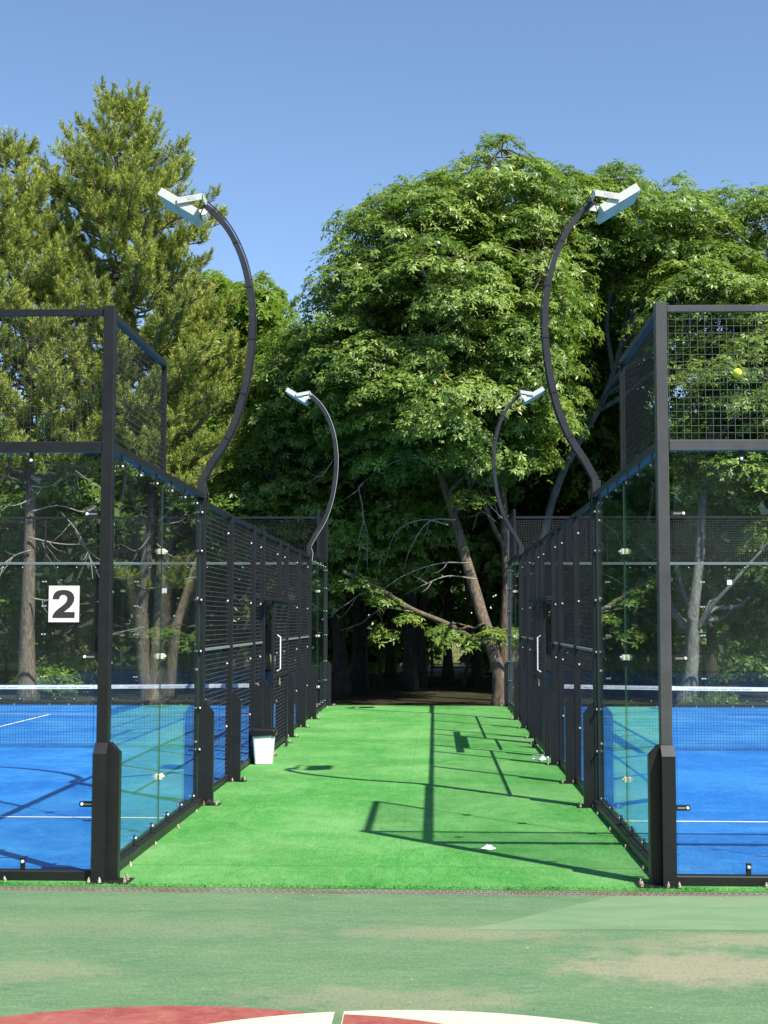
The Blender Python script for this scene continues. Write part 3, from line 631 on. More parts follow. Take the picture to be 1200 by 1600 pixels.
# ------------------------------------------------------------------ nets
def net(x0, x1, label):
    T = thing('padel_net', label, 'net', ((x0 + x1) / 2, D0 + 10, 0), 'court nets')
    w = (x1 - x0) / 2; n = 230; k = 20
    def top(x): return 0.88 + 0.04 * (abs(x) / w) ** 2
    mb = MB(); r = 0.0016
    for i in range(n + 1):
        x = -w + 2 * w * i / n; z1 = top(x) - 0.05
        mb.add([(x - r, 0, 0.03), (x + r, 0, 0.03), (x + r, 0.002, z1), (x - r, 0.002, z1), (x - r, 0.003, 0.03), (x + r, 0.003, 0.03), (x + r, 0.005, z1), (x - r, 0.005, z1)], [(0, 1, 2, 3), (7, 6, 5, 4), (0, 3, 7, 4), (1, 5, 6, 2)])
    for j in range(k + 1):
        for i in range(12):
            xa, xb = -w + 2 * w * i / 12, -w + 2 * w * (i + 1) / 12
            za, zb = 0.03 + (top(xa) - 0.08) * j / k, 0.03 + (top(xb) - 0.08) * j / k
            mb.add([(xa, 0, za - r), (xb, 0, zb - r), (xb, 0, zb + r), (xa, 0, za + r), (xa, 0.004, za - r), (xb, 0.004, zb - r), (xb, 0.004, zb + r), (xa, 0.004, za + r)], [(0, 1, 2, 3), (7, 6, 5, 4), (3, 2, 6, 7), (0, 4, 5, 1)])
    mb.build('net_cords', 'net_cord', T)
    tp = MB(); q = 24
    for i in range(q + 1):
        x = -w + 2 * w * i / q; z = top(x)
        tp.v += [(x, -0.008, z - 0.055), (x, -0.008, z), (x, 0.012, z), (x, 0.012, z - 0.055)]
    for i in range(q):
        for c in range(4): tp.f.append((i * 4 + c, i * 4 + (c + 1) % 4, i * 4 + 4 + (c + 1) % 4, i * 4 + 4 + c)); tp.mi.append(0)
    tape = tp.build('tape', 'net_tape', T)
    pr = MB(); rr = random.Random(3)
    x = -w + 0.15
    while x < w - 0.2:
        wl_ = rr.uniform(0.05, 0.16); z = top(x) - 0.032
        pr.box(x, x + wl_, -0.0095, -0.0085, z - 0.006, z + 0.006); x += wl_ + (0.03 if rr.random() < 0.75 else 0.25)
    pr.build('faint_print', 'tape_print', tape)
    for sx in (-1, 1): MB().cbox(sx * (w - 0.0) - 0.03, sx * w + 0.03, -0.03, 0.035, 0.01, 0.93, 0.006).build('net_post', 'steel_black', T)
net(XLF + 0.12, XL - 0.12, 'white-taped net across the left blue court')
net(XR + 0.12, XRF - 0.12, 'white-taped net across the right blue court')

# ------------------------------------------------------------------ signs, ball, bin, litter
sc_ = lambda x, y: at(0 + x / 6.156, 860 + y / 6.156, D0 - 0.012)
sg = thing('number_sign', 'white sign with a bold dark number 2 stuck on the left glass', 'sign', (sc_(613, 690).x, D0 - 0.0075, sc_(613, 690).z))
b0 = Vector(sg.location)
q0, q1 = sc_(465, 690) - b0, sc_(765, 340) - b0
MB().box(q0.x, q1.x, -0.006, 0.0, 0, q1.z).build('board', 'sign_white', sg)
dig = [(508, 467), (512, 440), (525, 412), (548, 392), (585, 381), (620, 379), (655, 384), (688, 400), (708, 424), (717, 455), (712, 490), (695, 520), (670, 548), (640, 571), (611, 592), (720, 592), (718, 647), (503, 647), (511, 618), (530, 590), (560, 563), (600, 533), (630, 507), (645, 484), (650, 460), (645, 441), (630, 428), (610, 424), (589, 430), (576, 446), (571, 467)]
pts = [sc_(*p) - b0 for p in dig]
MB().prism([(p.x, p.z) for p in pts], 'y', -0.0085, -0.0062).build('numeral', 'sign_ink', sg)
for px, py, lab in ((257, 923, 'small square white sticker on the far glass of the left court'), (1140, 910, 'small square white sticker on the far glass of the right court')):
    p = at(px, py, YB - 0.009); d = 0.052
    o = MB().prism([(-d, -d), (d, -d * 0.9), (d * 0.95, d), (-d, d)], 'y', -0.002, 0.0).build('sticker', 'paper', None, False, p); tag(o, lab, 'sticker', 'stickers on the far glass')
# tennis ball caught in the wire
bp = at(1152, 583, D0 - 0.012)
bm_ = MB(); nu, nv, r = 20, 12, 0.033
for j in range(1, nv):
    for i in range(nu):
        th = math.pi * j / nv; ph = 2 * math.pi * i / nu; bm_.v.append((r * math.sin(th) * math.cos(ph), r * math.sin(th) * math.sin(ph), r * math.cos(th)))
bm_.v += [(0, 0, r), (0, 0, -r)]
for j in range(nv - 2):
    for i in range(nu): bm_.f.append((j * nu + i, (j + 1) * nu + i, (j + 1) * nu + (i + 1) % nu, j * nu + (i + 1) % nu))
for i in range(nu): bm_.f.append((len(bm_.v) - 2, i, (i + 1) % nu)); bm_.f.append((len(bm_.v) - 1, (nv - 2) * nu + (i + 1) % nu, (nv - 2) * nu + i))
bm_.mi = [0] * len(bm_.f)
ball = thing('tennis_ball', 'bright yellow ball caught in the wire mesh above the right glass wall', 'ball', bp)
bm_.build('felt', 'ball_felt', ball, True)
sp = []
for i in range(49):
    t = 2 * math.pi * i / 48; a = 0.44; x = math.cos(t) * (1 - a) + a * math.cos(3 * t) * 0.5; y = math.sin(t) * (1 - a) - a * math.sin(3 * t) * 0.5; z = 0.75 * math.sin(2 * t)
    v = Vector((x, z, y)).normalized() * (r * 0.995); sp.append(v)
MB().tube(sp, 0.0016, 5, cap=False).build('seam', 'ball_seam', ball)

# white bin with a black bag folded over the rim
gb = ground(407, 1197)
bn = thing('waste_bin', 'white plastic bin lined with a black bag beside the left fence', 'bin', (XL + 0.17, gb.y + 0.12, 0.012))
def ring(hx, hy, z, c=0.03, n=3):
    out = []
    for cx, cy, a0 in ((hx - c, hy - c, 0), (-hx + c, hy - c, 90), (-hx + c, -hy + c, 180), (hx - c, -hy + c, 270)):
        for k in range(n + 1):
            a = math.radians(a0 + 90 * k / n); out.append((cx + c * math.cos(a), cy + c * math.sin(a), z))
    return out
def loft(mb, rings, close_bottom=True):
    n = len(rings[0])
    for R_ in rings: mb.v += R_
    o = len(mb.v) - n * len(rings)
    for i in range(len(rings) - 1):
        for k in range(n): mb.f.append((o + i * n + k, o + i * n + (k + 1) % n, o + (i + 1) * n + (k + 1) % n, o + (i + 1) * n + k)); mb.mi.append(0)
    if close_bottom: mb.f.append(tuple(o + k for k in range(n))[::-1]); mb.mi.append(0)
    return mb
loft(MB(), [ring(0.105, 0.085, 0.004), ring(0.108, 0.088, 0.012), ring(0.137, 0.112, 0.40), ring(0.145, 0.118, 0.408), ring(0.145, 0.118, 0.425), ring(0.132, 0.106, 0.425), ring(0.105, 0.085, 0.02)]).build('bin_body', 'bin_plastic', bn)
def crump(R_, a, z=0.0): return [(x * (1 + rng.uniform(-a, a)), y * (1 + rng.uniform(-a, a)), zz + rng.uniform(-z, z)) for x, y, zz in R_]
loft(MB(), [crump(ring(0.150, 0.124, 0.355, .03, 7), .02, .012), crump(ring(0.158, 0.131, 0.385, .03, 7), .03, .008), crump(ring(0.155, 0.128, 0.42, .03, 7), .03, .008), crump(ring(0.150, 0.122, 0.445, .03, 7), .03, .008), crump(ring(0.128, 0.10, 0.44, .03, 7), .04, .008), crump(ring(0.10, 0.08, 0.30, .03, 7), .06, .01), crump(ring(0.05, 0.04, 0.24, .03, 7), .1, .01)], False).build('bag', 'bag_black', bn)
# tied spare bag end hanging on the court side
ob = MB(); loft(ob, [crump(ring(.012, .03, .42, .01), .2), crump(ring(.03, .05, .36, .01), .2), crump(ring(.035, .055, .24, .01), .2), crump(ring(.012, .02, .17, .005), .2)]); ob.v = [(x * 0.5 - 0.150, y, z) for x, y, z in ob.v]; ob.build('bag_flap', 'bag_black', bn)

def crumpled(name, m, loc, sx, sy, sz, label, cat, seed, seg=9):
    r_ = random.Random(seed); mb = MB(); rows = []
    for j in range(5):
        t = j / 4; rad = (0.75, 1.0, 0.85, 0.5, 0.1)[j]
        rows.append([(sx * rad * math.cos(2 * math.pi * k / seg) * r_.uniform(.7, 1.15), sy * rad * math.sin(2 * math.pi * k / seg) * r_.uniform(.7, 1.15), sz * t * r_.uniform(.75, 1.2) if j else 0.0) for k in range(seg)])
    loft(mb, rows); n0 = len(mb.v); mb.f.append(tuple(range(n0 - seg, n0))); mb.mi.append(0)
    return tag(mb.build(name, m, None, False, loc), label, cat)
g = ground(763, 1327, 0.012); crumpled('crumpled_paper', 'paper', g, 0.060, 0.07, 0.035, 'crumpled white paper lying on the green turf', 'litter', 4)
g = ground(853, 1190, 0.012); crumpled('snack_packet', 'paper', (XR - 0.20, g.y + 0.1, 0.012), 0.055, 0.06, 0.06, 'white and red packet at the foot of the right fence', 'litter', 9)
g = ground(840, 1188, 0.012)
bt = thing('plastic_bottle', 'clear plastic bottle lying on the turf near the right gate', 'bottle', (g.x - 0.08, g.y, 0.012 + 0.033))
MB().tube([(0, 0, 0), (0.008, 0, 0), (0.05, 0.004, 0), (0.10, 0.007, 0), (0.145, 0.010, 0), (0.185, 0.013, 0), (0.205, 0.014, 0)], [0.026, 0.033, 0.033, 0.029, 0.033, 0.018, 0.014], 12).build('bottle_body', 'clear_plastic', bt, True)
MB().tube([(0.206, 0.014, 0), (0.222, 0.015, 0)], 0.015, 10).build('cap', 'bolt_white', bt)
for px, py in ((327, 1259), (379, 1222)):
    g = ground(px, py, 0.012); mb = MB(); rr = random.Random(px)
    for j in range(6):
        z = 0.004 + 0.009 * j; w = (0.016, 0.024, 0.027, 0.025, 0.018, 0.008)[j]
        for k in range(8):
            a = 2 * math.pi * (k + 0.5 * (j % 2)) / 8; d = Vector((math.cos(a), math.sin(a), 0)); t_ = Vector((-d.y, d.x, 0)) * 0.009
            mb.add([t_ + Vector((0, 0, z)), d * w + Vector((0, 0, z + 0.009)), -t_ + Vector((0, 0, z)), d * (w * .3) + Vector((0, 0, z + 0.013))], [(0, 1, 3), (1, 2, 3), (0, 2, 1)])
    tag(mb.build('pine_cone', 'cone_brown', None, False, g), 'small brown pine cone at the foot of the near left light post' if px < 350 else 'small brown pine cone beside the second left mesh post', 'cone', 'pine cones')
# dry leaf scraps
lb = MB()
for i in range(300):
    if rng.random() < 0.28: x, y, z = rng.uniform(-3.2, 2.6), rng.uniform(6.2, gy0), 0.003
    else: x, y, z = rng.uniform(XL + .1, XR - .1), YF + 20 * rng.random() ** 1.4, 0.016
    if rng.random() < 0.25 and y > YF + .2: x = rng.choice((XL + 0.2, XR - 0.2)) + rng.gauss(0, 0.06)
    r = rng.uniform(0.003, 0.010); a = rng.uniform(0, 6.28); dx, dy = r * math.cos(a), r * math.sin(a); h = rng.uniform(0.001, 0.008)
    lb.add([(x - dx, y - dy, z), (x - dy * .5, y + dx * .5, z + h), (x + dx, y + dy, z + h * .6), (x + dy * .5, y - dx * .5, z + 0.001)], [(0, 1, 2, 3)])
o = lb.build('dry_leaf_scrap', 'litter_leaf'); tag(o, 'dry yellowish leaf scraps scattered over turf and hard court', 'leaf litter'); o['kind'] = 'stuff'

# ------------------------------------------------------------------ trees
def np_mesh(name, V, F, tint, m):
    """V (n,3), F (k,3 or 4) index array, tint per vertex"""
    me = bpy.data.meshes.new(name); k = F.shape[1]
    me.vertices.add(len(V)); me.vertices.foreach_set('co', V.astype(np.float32).ravel())
    me.loops.add(F.size); me.loops.foreach_set('vertex_index', F.astype(np.int32).ravel())
    me.polygons.add(len(F)); me.polygons.foreach_set('loop_start', np.arange(0, F.size, k, dtype=np.int32))
    me.update(calc_edges=True)
    a = me.attributes.new('tint', 'FLOAT', 'POINT'); a.data.foreach_set('value', tint.astype(np.float32))
    me.materials.append(MATS[m]); me.validate()
    return me
def norm(a): return a / np.maximum(np.linalg.norm(a, axis=1, keepdims=True), 1e-9)
def palmate(P, Nn, size, tint, r, leaflets=5, slim=0.19, droop=0.26):
    """fans of leaflets; each leaflet a folded diamond of four vertices"""
    n = len(P); ref = norm(r.normal(size=(n, 3))); A = norm(ref - Nn * np.sum(ref * Nn, 1, keepdims=True)); B = np.cross(Nn, A)
    V = np.zeros((n, leaflets, 4, 3)); ang = np.linspace(-1.95, 1.95, leaflets) if leaflets > 3 else np.linspace(-1.2, 1.2, leaflets)
    for k in range(leaflets):
        th = ang[k] + r.normal(0, 0.12, n); c, s_ = np.cos(th)[:, None], np.sin(th)[:, None]
        D = A * c + B * s_; E = -A * s_ + B * c; Ls = (size * (1 - 0.22 * abs(ang[k]) / 2) * r.uniform(0.8, 1.15, n))[:, None]
        dr = (droop * r.uniform(0.3, 1.6, n))[:, None] * Ls
        V[:, k, 0] = P + D * Ls * 0.06; V[:, k, 1] = P + D * Ls * 0.58 + E * Ls * slim - Nn * dr * 0.15
        V[:, k, 2] = P + D * Ls - Nn * dr; V[:, k, 3] = P + D * Ls * 0.58 - E * Ls * slim - Nn * dr * 0.15
    V = V.reshape(-1, 3); F = np.arange(len(V)).reshape(-1, 4)
    return V, F, np.repeat(tint, leaflets * 4)
def blob_clumps(blobs, n, r, inner=0.35, keep=0.72, mind=0.0):
    """points spread through the shell of a union of ellipsoids; each blob = (centre, rx, ry, rz)"""
    C = np.array([b[0] for b in blobs]); R_ = np.array([b[1:] for b in blobs]); w = (R_[:, 0] * R_[:, 2] + R_[:, 1] * R_[:, 2] + R_[:, 0] * R_[:, 1]); w = w / w.sum()
    out = []; outn = []; buf = np.zeros((n, 3)); tries = 0
    while len(out) < n and tries < 40 * n:
        tries += 1
        i = r.choice(len(blobs), p=w); d = r.normal(size=3); d /= np.linalg.norm(d)
        f = r.uniform(0.82, 1.10) if r.random() > inner else r.uniform(0.35, 0.86)
        p = C[i] + d * R_[i] * f
        q = np.linalg.norm((p - C) / R_, axis=1); q[i] = 9
        if q.min() < keep and r.random() < 0.85: continue
        if mind and len(out) and np.min(np.sum(((buf[:len(out)] - p) * np.array([1, 1, 1.25])) ** 2, 1)) < mind * mind: continue
        buf[len(out)] = p
        out.append(p); nn = d / R_[i]; outn.append(nn / np.linalg.norm(nn))
    return np.array(out), np.array(outn)
def leafy(blobs, n_clump, per, r, size, clump_r, shelf=0.42, inner=0.35, leaflets=5, up=0.75, extra=None, slim=0.17):
    cp, cn = blob_clumps(blobs, n_clump, r, inner, mind=clump_r * 0.80)
    if extra is not None and len(extra): cp = np.vstack([cp, extra]); cn = np.vstack([cn, np.tile([0.1, -0.6, 0.5], (len(extra), 1))])
    k = len(cp); cr = clump_r * r.uniform(0.6, 1.35, k)
    if extra is not None and len(extra): cr[-len(extra):] *= 0.62
    ct = r.uniform(-0.25, 0.22, k)
    idx = np.repeat(np.arange(k), (per * (cr / clump_r) ** 1.6).astype(int) + 3); n = len(idx)
    rho = np.sqrt(r.uniform(0, 1, n)); th = r.uniform(0, 2 * np.pi, n)
    # each clump is a drooping shelf leaning out from the crown
    ax = norm(cn * np.array([1, 1, 0.25]) + 1e-6); side = norm(np.stack([-ax[:, 1], ax[:, 0], np.zeros(k)], 1)); out = norm(np.stack([ax[:, 0], ax[:, 1], np.full(k, -0.22)], 1))
    loc = out[idx] * (rho * np.cos(th) * cr[idx])[:, None] + side[idx] * (rho * np.sin(th) * cr[idx])[:, None]
    loc[:, 2] += (-shelf * rho ** 2 + r.normal(0, 0.13, n)) * cr[idx]
    P = cp[idx] + loc
    Nn = norm(np.array([0, 0, up]) + cn[idx] * 0.40 + norm(loc) * 0.28 + r.normal(0, 0.30, (n, 3)))
    t = np.clip(0.42 + ct[idx] + r.normal(0, 0.19, n), 0, 0.94); odd = r.random(n) < 0.007; t[odd] = 1.0
    V, F, T = palmate(P, Nn, size * r.uniform(0.5, 1.4, n), t, r, leaflets, slim)
    return V, F, T, cp
def pine_needles(cp, cd, r, per=7, tuft=0.36, needles=34, nl=0.13, nw=0.011):
    """clumps of upturned shoots, each a brush of needles"""
    k = len(cp); cs = r.uniform(0.7, 1.25, k); idx = np.repeat(np.arange(k), (per * cs ** 2).astype(int) + 3); n = len(idx)
    ax = norm(cd * 0.45 + np.array([0, 0, 0.9]))[idx]; e = norm(r.normal(size=(n, 3)))
    D = norm(ax * r.uniform(0.35, 1.2, (n, 1)) + e * 0.72); Ln = tuft * r.uniform(0.6, 1.2, n) * cs[idx]
    base = cp[idx] + e * (0.10 * cs[idx])[:, None] + ax * (r.uniform(-0.28, 0.22, n) * cs[idx])[:, None]
    ct = r.uniform(-0.2, 0.2, k)[idx]; tint = np.clip(0.45 + ct + r.normal(0, 0.13, n), 0, 0.93)
    ii = np.repeat(np.arange(n), needles); m_ = len(ii); u = r.uniform(0, 1, m_)
    d = D[ii]; ref = norm(r.normal(size=(m_, 3))); rad = norm(ref - d * np.sum(ref * d, 1, keepdims=True))
    p0 = base[ii] + d * (u * Ln[ii])[:, None]
    nd = norm(d * (0.45 + 0.75 * u)[:, None] + rad * 0.95); ln = nl * r.uniform(0.75, 1.2, m_)
    sd = norm(np.cross(nd, r.normal(size=(m_, 3)))) * (nw * 0.5)
    V = np.stack([p0 - sd, p0 + sd, p0 + nd * ln[:, None]], 1).reshape(-1, 3); F = np.arange(len(V)).reshape(-1, 3)
    tt = np.clip(tint[ii] + 0.12 * (u - 0.5) + r.normal(0, 0.05, m_), 0, 0.94); tt[r.random(m_) < 0.012] = 1.0
    return V, F, np.repeat(tt, 3)
def curve_pts(a, b, sag, n, r):
    a, b = Vector(a), Vector(b); out = []
    for i in range(n + 1):
        t = i / n; p = a.lerp(b, t); p.z += sag * math.sin(math.pi * t)
        if 0 < i < n: p += Vector((r.gauss(0, 1), r.gauss(0, 1), r.gauss(0, 1))) * (b - a).length * 0.025
        out.append(p)
    return out
def trunk_tube(mb, path, r0, r1, seg, r, flare=0.0, wob=0.06):
    p = smooth_path(path, 5); n = len(p); rad = [(r0 + (r1 - r0) * (i / (n - 1)) ** 0.9) * (1 + flare * math.exp(-i / 1.6)) for i in range(n)]
    mb.tube(p, rad, seg, 0, wob, r); return p
def limbs(mb, nodes, cps, r, k_main, rmain=0.055, rtwig=0.022):
    """main limbs from trunk nodes to spread-out clumps, thinner branches from limbs to the rest"""
    nodes = [Vector(x) for x in nodes]; c = [Vector(x) for x in cps]
    chosen = []; cc = list(c)
    if not cc: return
    cur = cc[r.randrange(len(cc))]
    dist = [1e9] * len(cc)
    for _ in range(min(k_main, len(cc))):
        chosen.append(cur)
        for i, p in enumerate(cc): dist[i] = min(dist[i], (p - cur).length)
        cur = cc[max(range(len(cc)), key=lambda i: dist[i])]
    net_ = []
    for p in chosen:
        lo = [q for q in nodes if q.z < p.z - 0.15 * (p.xy - q.xy).length] or nodes
        a = min(lo, key=lambda q: (q - p).length + 0.8 * abs((q.z + 0.6 * (p.xy - q.xy).length) - p.z))
        pts = curve_pts(a, p, 0.10 * (p - a).length, 6, r); rr_ = rmain * min(1.4, 0.5 + (p - a).length / 6)
        mb.tube(pts, [rr_ * (1 - 0.78 * i / 6) for i in range(7)], 6, 0, 0.08, r); net_ += pts[1:]
    arr = np.array([list(q) for q in net_])
    for p in c:
        d = np.linalg.norm(arr - np.array(list(p)), axis=1); a = net_[int(d.argmin())]
        if d.min() < 0.15 or d.min() > 3.5: continue
        mb.tube(curve_pts(a, p, 0.04 * d.min(), 3, r), [rtwig, rtwig * .8, rtwig * .55, rtwig * .3], 4, 0, 0.0, r)
def pb(px, py, rx, ry, Y, dy):
    """pixel ellipse at depth Y -> ellipsoid"""
    k = pxm(Y); c = at(px, py, Y); return (np.array(list(c)), rx / k, dy, ry / k)
def zero_ground(v): return Vector((v.x, v.y, -0.10))

def broadleaf(name, label, trunk_paths, r0, blobs, n_clump, per, size, leafm, barkm, seed, clump_r=0.62, extra=None, leaflets=5, group=None, k_main=16, inner=0.35, slim=0.17, base_loc=None, shelf=0.42, rtop=None, up=0.75):
    r = np.random.default_rng(seed); rp = random.Random(seed)
    b = Vector(trunk_paths[0][0]); T = thing(name, label, 'tree', (b.x, b.y, 0), group)
    off = np.array([b.x, b.y, 0.0])
    V, F, Tt, cps = leafy(blobs, n_clump, per, r, size, clump_r, shelf, inner, leaflets, up, extra, slim)
    place('crown', np_mesh('crown', V - off, F, Tt, leafm), T)
    mb = MB(); nodes = []
    for i, pth in enumerate(trunk_paths):
        rr = r0 if i == 0 else r0 * 0.55
        if isinstance(pth, tuple): pth, rr = pth
        p = trunk_tube(mb, pth, rr, (rtop or rr * 0.35), 10, rp, 0.7 if i == 0 else 0.0); nodes += p[len(p) // 3:]
    limbs(mb, nodes, cps, rp, k_main)
    mb.v = [(x - b.x, y - b.y, z) for x, y, z in mb.v]
    mb.build('trunk', barkm, T, True)
    return T
def twigs(T, lines, Y, r, m='twig_pale', seed=1, name='bare_branch', sub=2):
    rr = random.Random(seed); b = Vector(T.location)
    for ln in lines:
        mb = MB(); pts = smooth_path([at(px, py, Y + rr.uniform(-.5, .5) * 0 + 0.25 * i * rr.uniform(-1, 1)) - b for i, (px, py) in enumerate(ln)], 5); n = len(pts)
        mb.tube(pts, [r * (1 - 0.8 * i / (n - 1)) for i in range(n)], 5)
        for _ in range(sub):
            k = rr.randrange(2, n - 1); p = pts[k]; d = (pts[-1] - pts[0]).normalized(); L_ = rr.uniform(.3, .9)
            q = p + (d * 0.7 + Vector((rr.gauss(0, .4), rr.gauss(0, .5), rr.gauss(-.2, .5)))) * L_
            mb.tube(curve_pts(p, q, -0.06, 3, rr), [r * .45, r * .35, r * .22, r * .12], 4)
        mb.build(name, m, T, True)

# --- big chestnut in the middle
YC = 32.6
base_c = zero_ground(at(783, 1100, 31.2))
tr1 = [base_c, at(779, 1050, 31.2), at(762, 990, 31.3), at(744, 930, 31.5), at(727, 870, 31.7), at(713, 820, 31.9), at(695, 760, 32.2), at(675, 700, 32.5), at(668, 600, 32.8), at(690, 480, 33), at(720, 380, 33)]
lb1 = [at(766, 1008, 31.25), at(740, 998, 31.1), at(700, 975, 30.9), at(640, 950, 30.8), at(585, 915, 30.8), at(535, 893, 30.9)]
blobs = [pb(770, 322, 118, 98, YC, 2.3), pb(655, 385, 118, 105, YC, 2.4), pb(575, 470, 92, 90, YC, 2.1), pb(700, 500, 165, 135, YC - .6, 2.9), pb(565, 585, 112, 105, YC - .2, 2.3),
         pb(820, 430, 60, 130, YC, 2.3), pb(690, 640, 170, 95, YC - .8, 2.6), pb(800, 560, 62, 110, YC - 1.2, 1.7), pb(470, 600, 55, 95, YC + .8, 1.8)]
ex = [at(px, py, Y_) for px, py, Y_ in ((600, 930, 30.8), (640, 962, 30.7), (690, 978, 30.7), (712, 990, 30.6), (560, 905, 30.8), (820, 690, 31.0), (815, 655, 31.0), (828, 720, 31.1), (808, 625, 31), (765, 985, 31), (840, 665, 31.2), (735, 770, 31.2), (600, 985, 30.9), (790, 985, 31.4))]
chest = broadleaf('chestnut_tree', 'big chestnut crown over a leaning trunk at the end of the green aisle', [tr1, (lb1, 0.055)], 0.165, blobs, 440, 118, 0.145, 'leaf_chestnut', 'bark_chestnut', 11, 0.68,
                  np.array([list(e) for e in ex]), 5, k_main=20, rtop=0.05)
twigs(chest, [[(735, 880), (690, 880), (640, 895), (600, 920), (575, 945)], [(700, 820), (660, 812), (620, 830), (600, 880)], [(712, 812), (670, 815), (640, 860), (628, 905)], [(690, 720), (640, 715), (600, 730), (560, 760)],
              [(640, 955), (600, 950), (575, 965)], [(600, 925), (570, 925), (540, 945), (515, 960)], [(745, 905), (700, 900), (660, 915), (630, 930)], [(560, 905), (545, 915), (525, 918)]], 31.0, 0.018, seed=5)
twigs(chest, [[(560, 760), (568, 810), (560, 850), (575, 880)], [(565, 800), (575, 840), (570, 870)], [(520, 720), (500, 745), (480, 735)], [(780, 810), (770, 780), (755, 765)], [(775, 815), (750, 800), (738, 830)], [(790, 815), (765, 790), (750, 775)]], 31.3, 0.012, seed=6)
# low dark branches left of it
broadleaf('chestnut_tree', 'shaded chestnut with low drooping branches between pine and aisle', [[zero_ground(at(533, 1100, 35.5)), at(530, 1000, 35.5), at(515, 850, 35.5), at(500, 720, 35.3), at(480, 600, 35)]], 0.20,
          [pb(455, 640, 85, 110, 35, 1.9), pb(420, 760, 75, 85, 34.5, 1.7), pb(520, 790, 80, 70, 34.3, 1.6), pb(440, 850, 60, 50, 34.2, 1.4), pb(520, 690, 70, 80, 34.5, 1.6), pb(565, 830, 80, 55, 34, 1.4), pb(640, 790, 75, 60, 34, 1.4), pb(500, 905, 60, 40, 34, 1.2), pb(610, 880, 60, 40, 34.5, 1.2)], 270, 100, 0.142, 'leaf_side', 'bark_dark', 12, 0.62, None, 5)
# upright trunk behind, right of the leaning one
broadleaf('chestnut_tree', 'chestnut with upright flaking trunk just left of the right fence end', [[zero_ground(at(792, 1100, 33)), at(790, 1000, 33), at(793, 900, 33), at(788, 820, 33), at(786, 740, 33.2), at(800, 620, 33.5), at(830, 480, 34)], ([at(790, 860, 33), at(770, 820, 32.7), at(758, 790, 32.4)], 0.06)], 0.17,
          [pb(880, 340, 75, 65, 34, 1.9), pb(850, 450, 60, 100, 34, 1.9), pb(860, 560, 45, 90, 34.4, 1.4)], 150, 100, 0.142, 'leaf_side', 'bark_chestnut', 13, 0.60, None, 5, rtop=0.05)
# grey leaning trunk on the right with the wide right crown
broadleaf('broadleaf_tree', 'wide sunlit tree on the right with a pale grey leaning trunk', [[zero_ground(at(800, 1095, 36)), at(815, 1000, 35.8), at(845, 860, 35.5), at(870, 760, 35.3), at(905, 690, 35), at(940, 630, 35), at(965, 560, 35), at(985, 470, 35), at(1010, 380, 35)], ([at(958, 580, 35), at(948, 500, 35), at(960, 420, 35), at(950, 350, 35)], 0.06)], 0.13,
          [pb(965, 340, 78, 72, 35, 2.2), pb(1045, 365, 80, 76, 35, 2.4), pb(1130, 375, 75, 80, 34.8, 2.4), pb(1210, 385, 80, 85, 35, 2.4), pb(1090, 470, 100, 95, 34.2, 2.4), pb(1190, 500, 90, 100, 34, 2.4), pb(1290, 470, 90, 130, 35, 2.4)], 330, 100, 0.142, 'leaf_side', 'bark_grey', 14, 0.62, None, 5, k_main=16, rtop=0.05)
broadleaf('broadleaf_tree', 'shaded leafy tree behind the right court glass with forked grey trunk', [[zero_ground(at(1072, 1100, 32)), at(1080, 1040, 32), at(1083, 960, 32), at(1092, 880, 32.2), at(1100, 760, 32.6), at(1120, 620, 33)], ([at(1088, 985, 32), at(1110, 950, 31.8), at(1150, 905, 31.6), at(1190, 860, 31.5)], 0.07)], 0.19,
          [pb(1130, 600, 85, 75, 33, 1.9), pb(1215, 640, 80, 90, 32.8, 2.0), pb(1150, 740, 110, 60, 33.2, 1.8), pb(1230, 840, 80, 110, 33.4, 1.8), pb(1160, 930, 70, 60, 34.5, 1.3), pb(980, 870, 70, 70, 36, 1.3), pb(1000, 940, 60, 50, 35.5, 1.2)], 230, 100, 0.142, 'leaf_side', 'bark_grey', 15, 0.58, None, 5)
# bright tree beyond, between pine and chestnut
broadleaf('broadleaf_tree', 'bright yellow-green tree in full sun between the pine and chestnut', [[zero_ground(at(410, 1085, 44)), at(408, 900, 44), at(402, 700, 44), at(400, 520, 44)]], 0.2,
          [pb(400, 505, 62, 68, 43, 2.2), pb(360, 560, 55, 60, 43, 2.0), pb(425, 580, 55, 70, 42.8, 2.0), pb(380, 650, 60, 60, 42.5, 2.0), pb(340, 470, 40, 45, 44, 1.6)], 210, 46, 0.24, 'leaf_bright', 'bark_dark', 16, 0.62, None, 5, up=0.6)

# tall dark trees close behind the crowns
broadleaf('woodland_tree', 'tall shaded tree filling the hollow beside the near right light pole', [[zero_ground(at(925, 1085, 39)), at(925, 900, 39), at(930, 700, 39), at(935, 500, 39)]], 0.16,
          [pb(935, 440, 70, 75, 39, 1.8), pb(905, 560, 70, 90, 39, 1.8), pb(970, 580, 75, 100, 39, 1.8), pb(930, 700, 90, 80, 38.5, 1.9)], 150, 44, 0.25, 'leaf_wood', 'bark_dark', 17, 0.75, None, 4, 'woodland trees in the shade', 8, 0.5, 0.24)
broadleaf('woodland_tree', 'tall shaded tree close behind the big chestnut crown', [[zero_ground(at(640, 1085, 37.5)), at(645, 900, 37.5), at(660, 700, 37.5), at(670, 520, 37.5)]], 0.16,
          [pb(650, 480, 95, 95, 37, 1.6), pb(760, 480, 85, 120, 37, 1.6), pb(600, 600, 100, 80, 37, 1.6), pb(720, 660, 120, 90, 37, 1.7)], 170, 44, 0.25, 'leaf_wood', 'bark_dark', 18, 0.75, None, 4, 'woodland trees in the shade', 8, 0.5, 0.24)

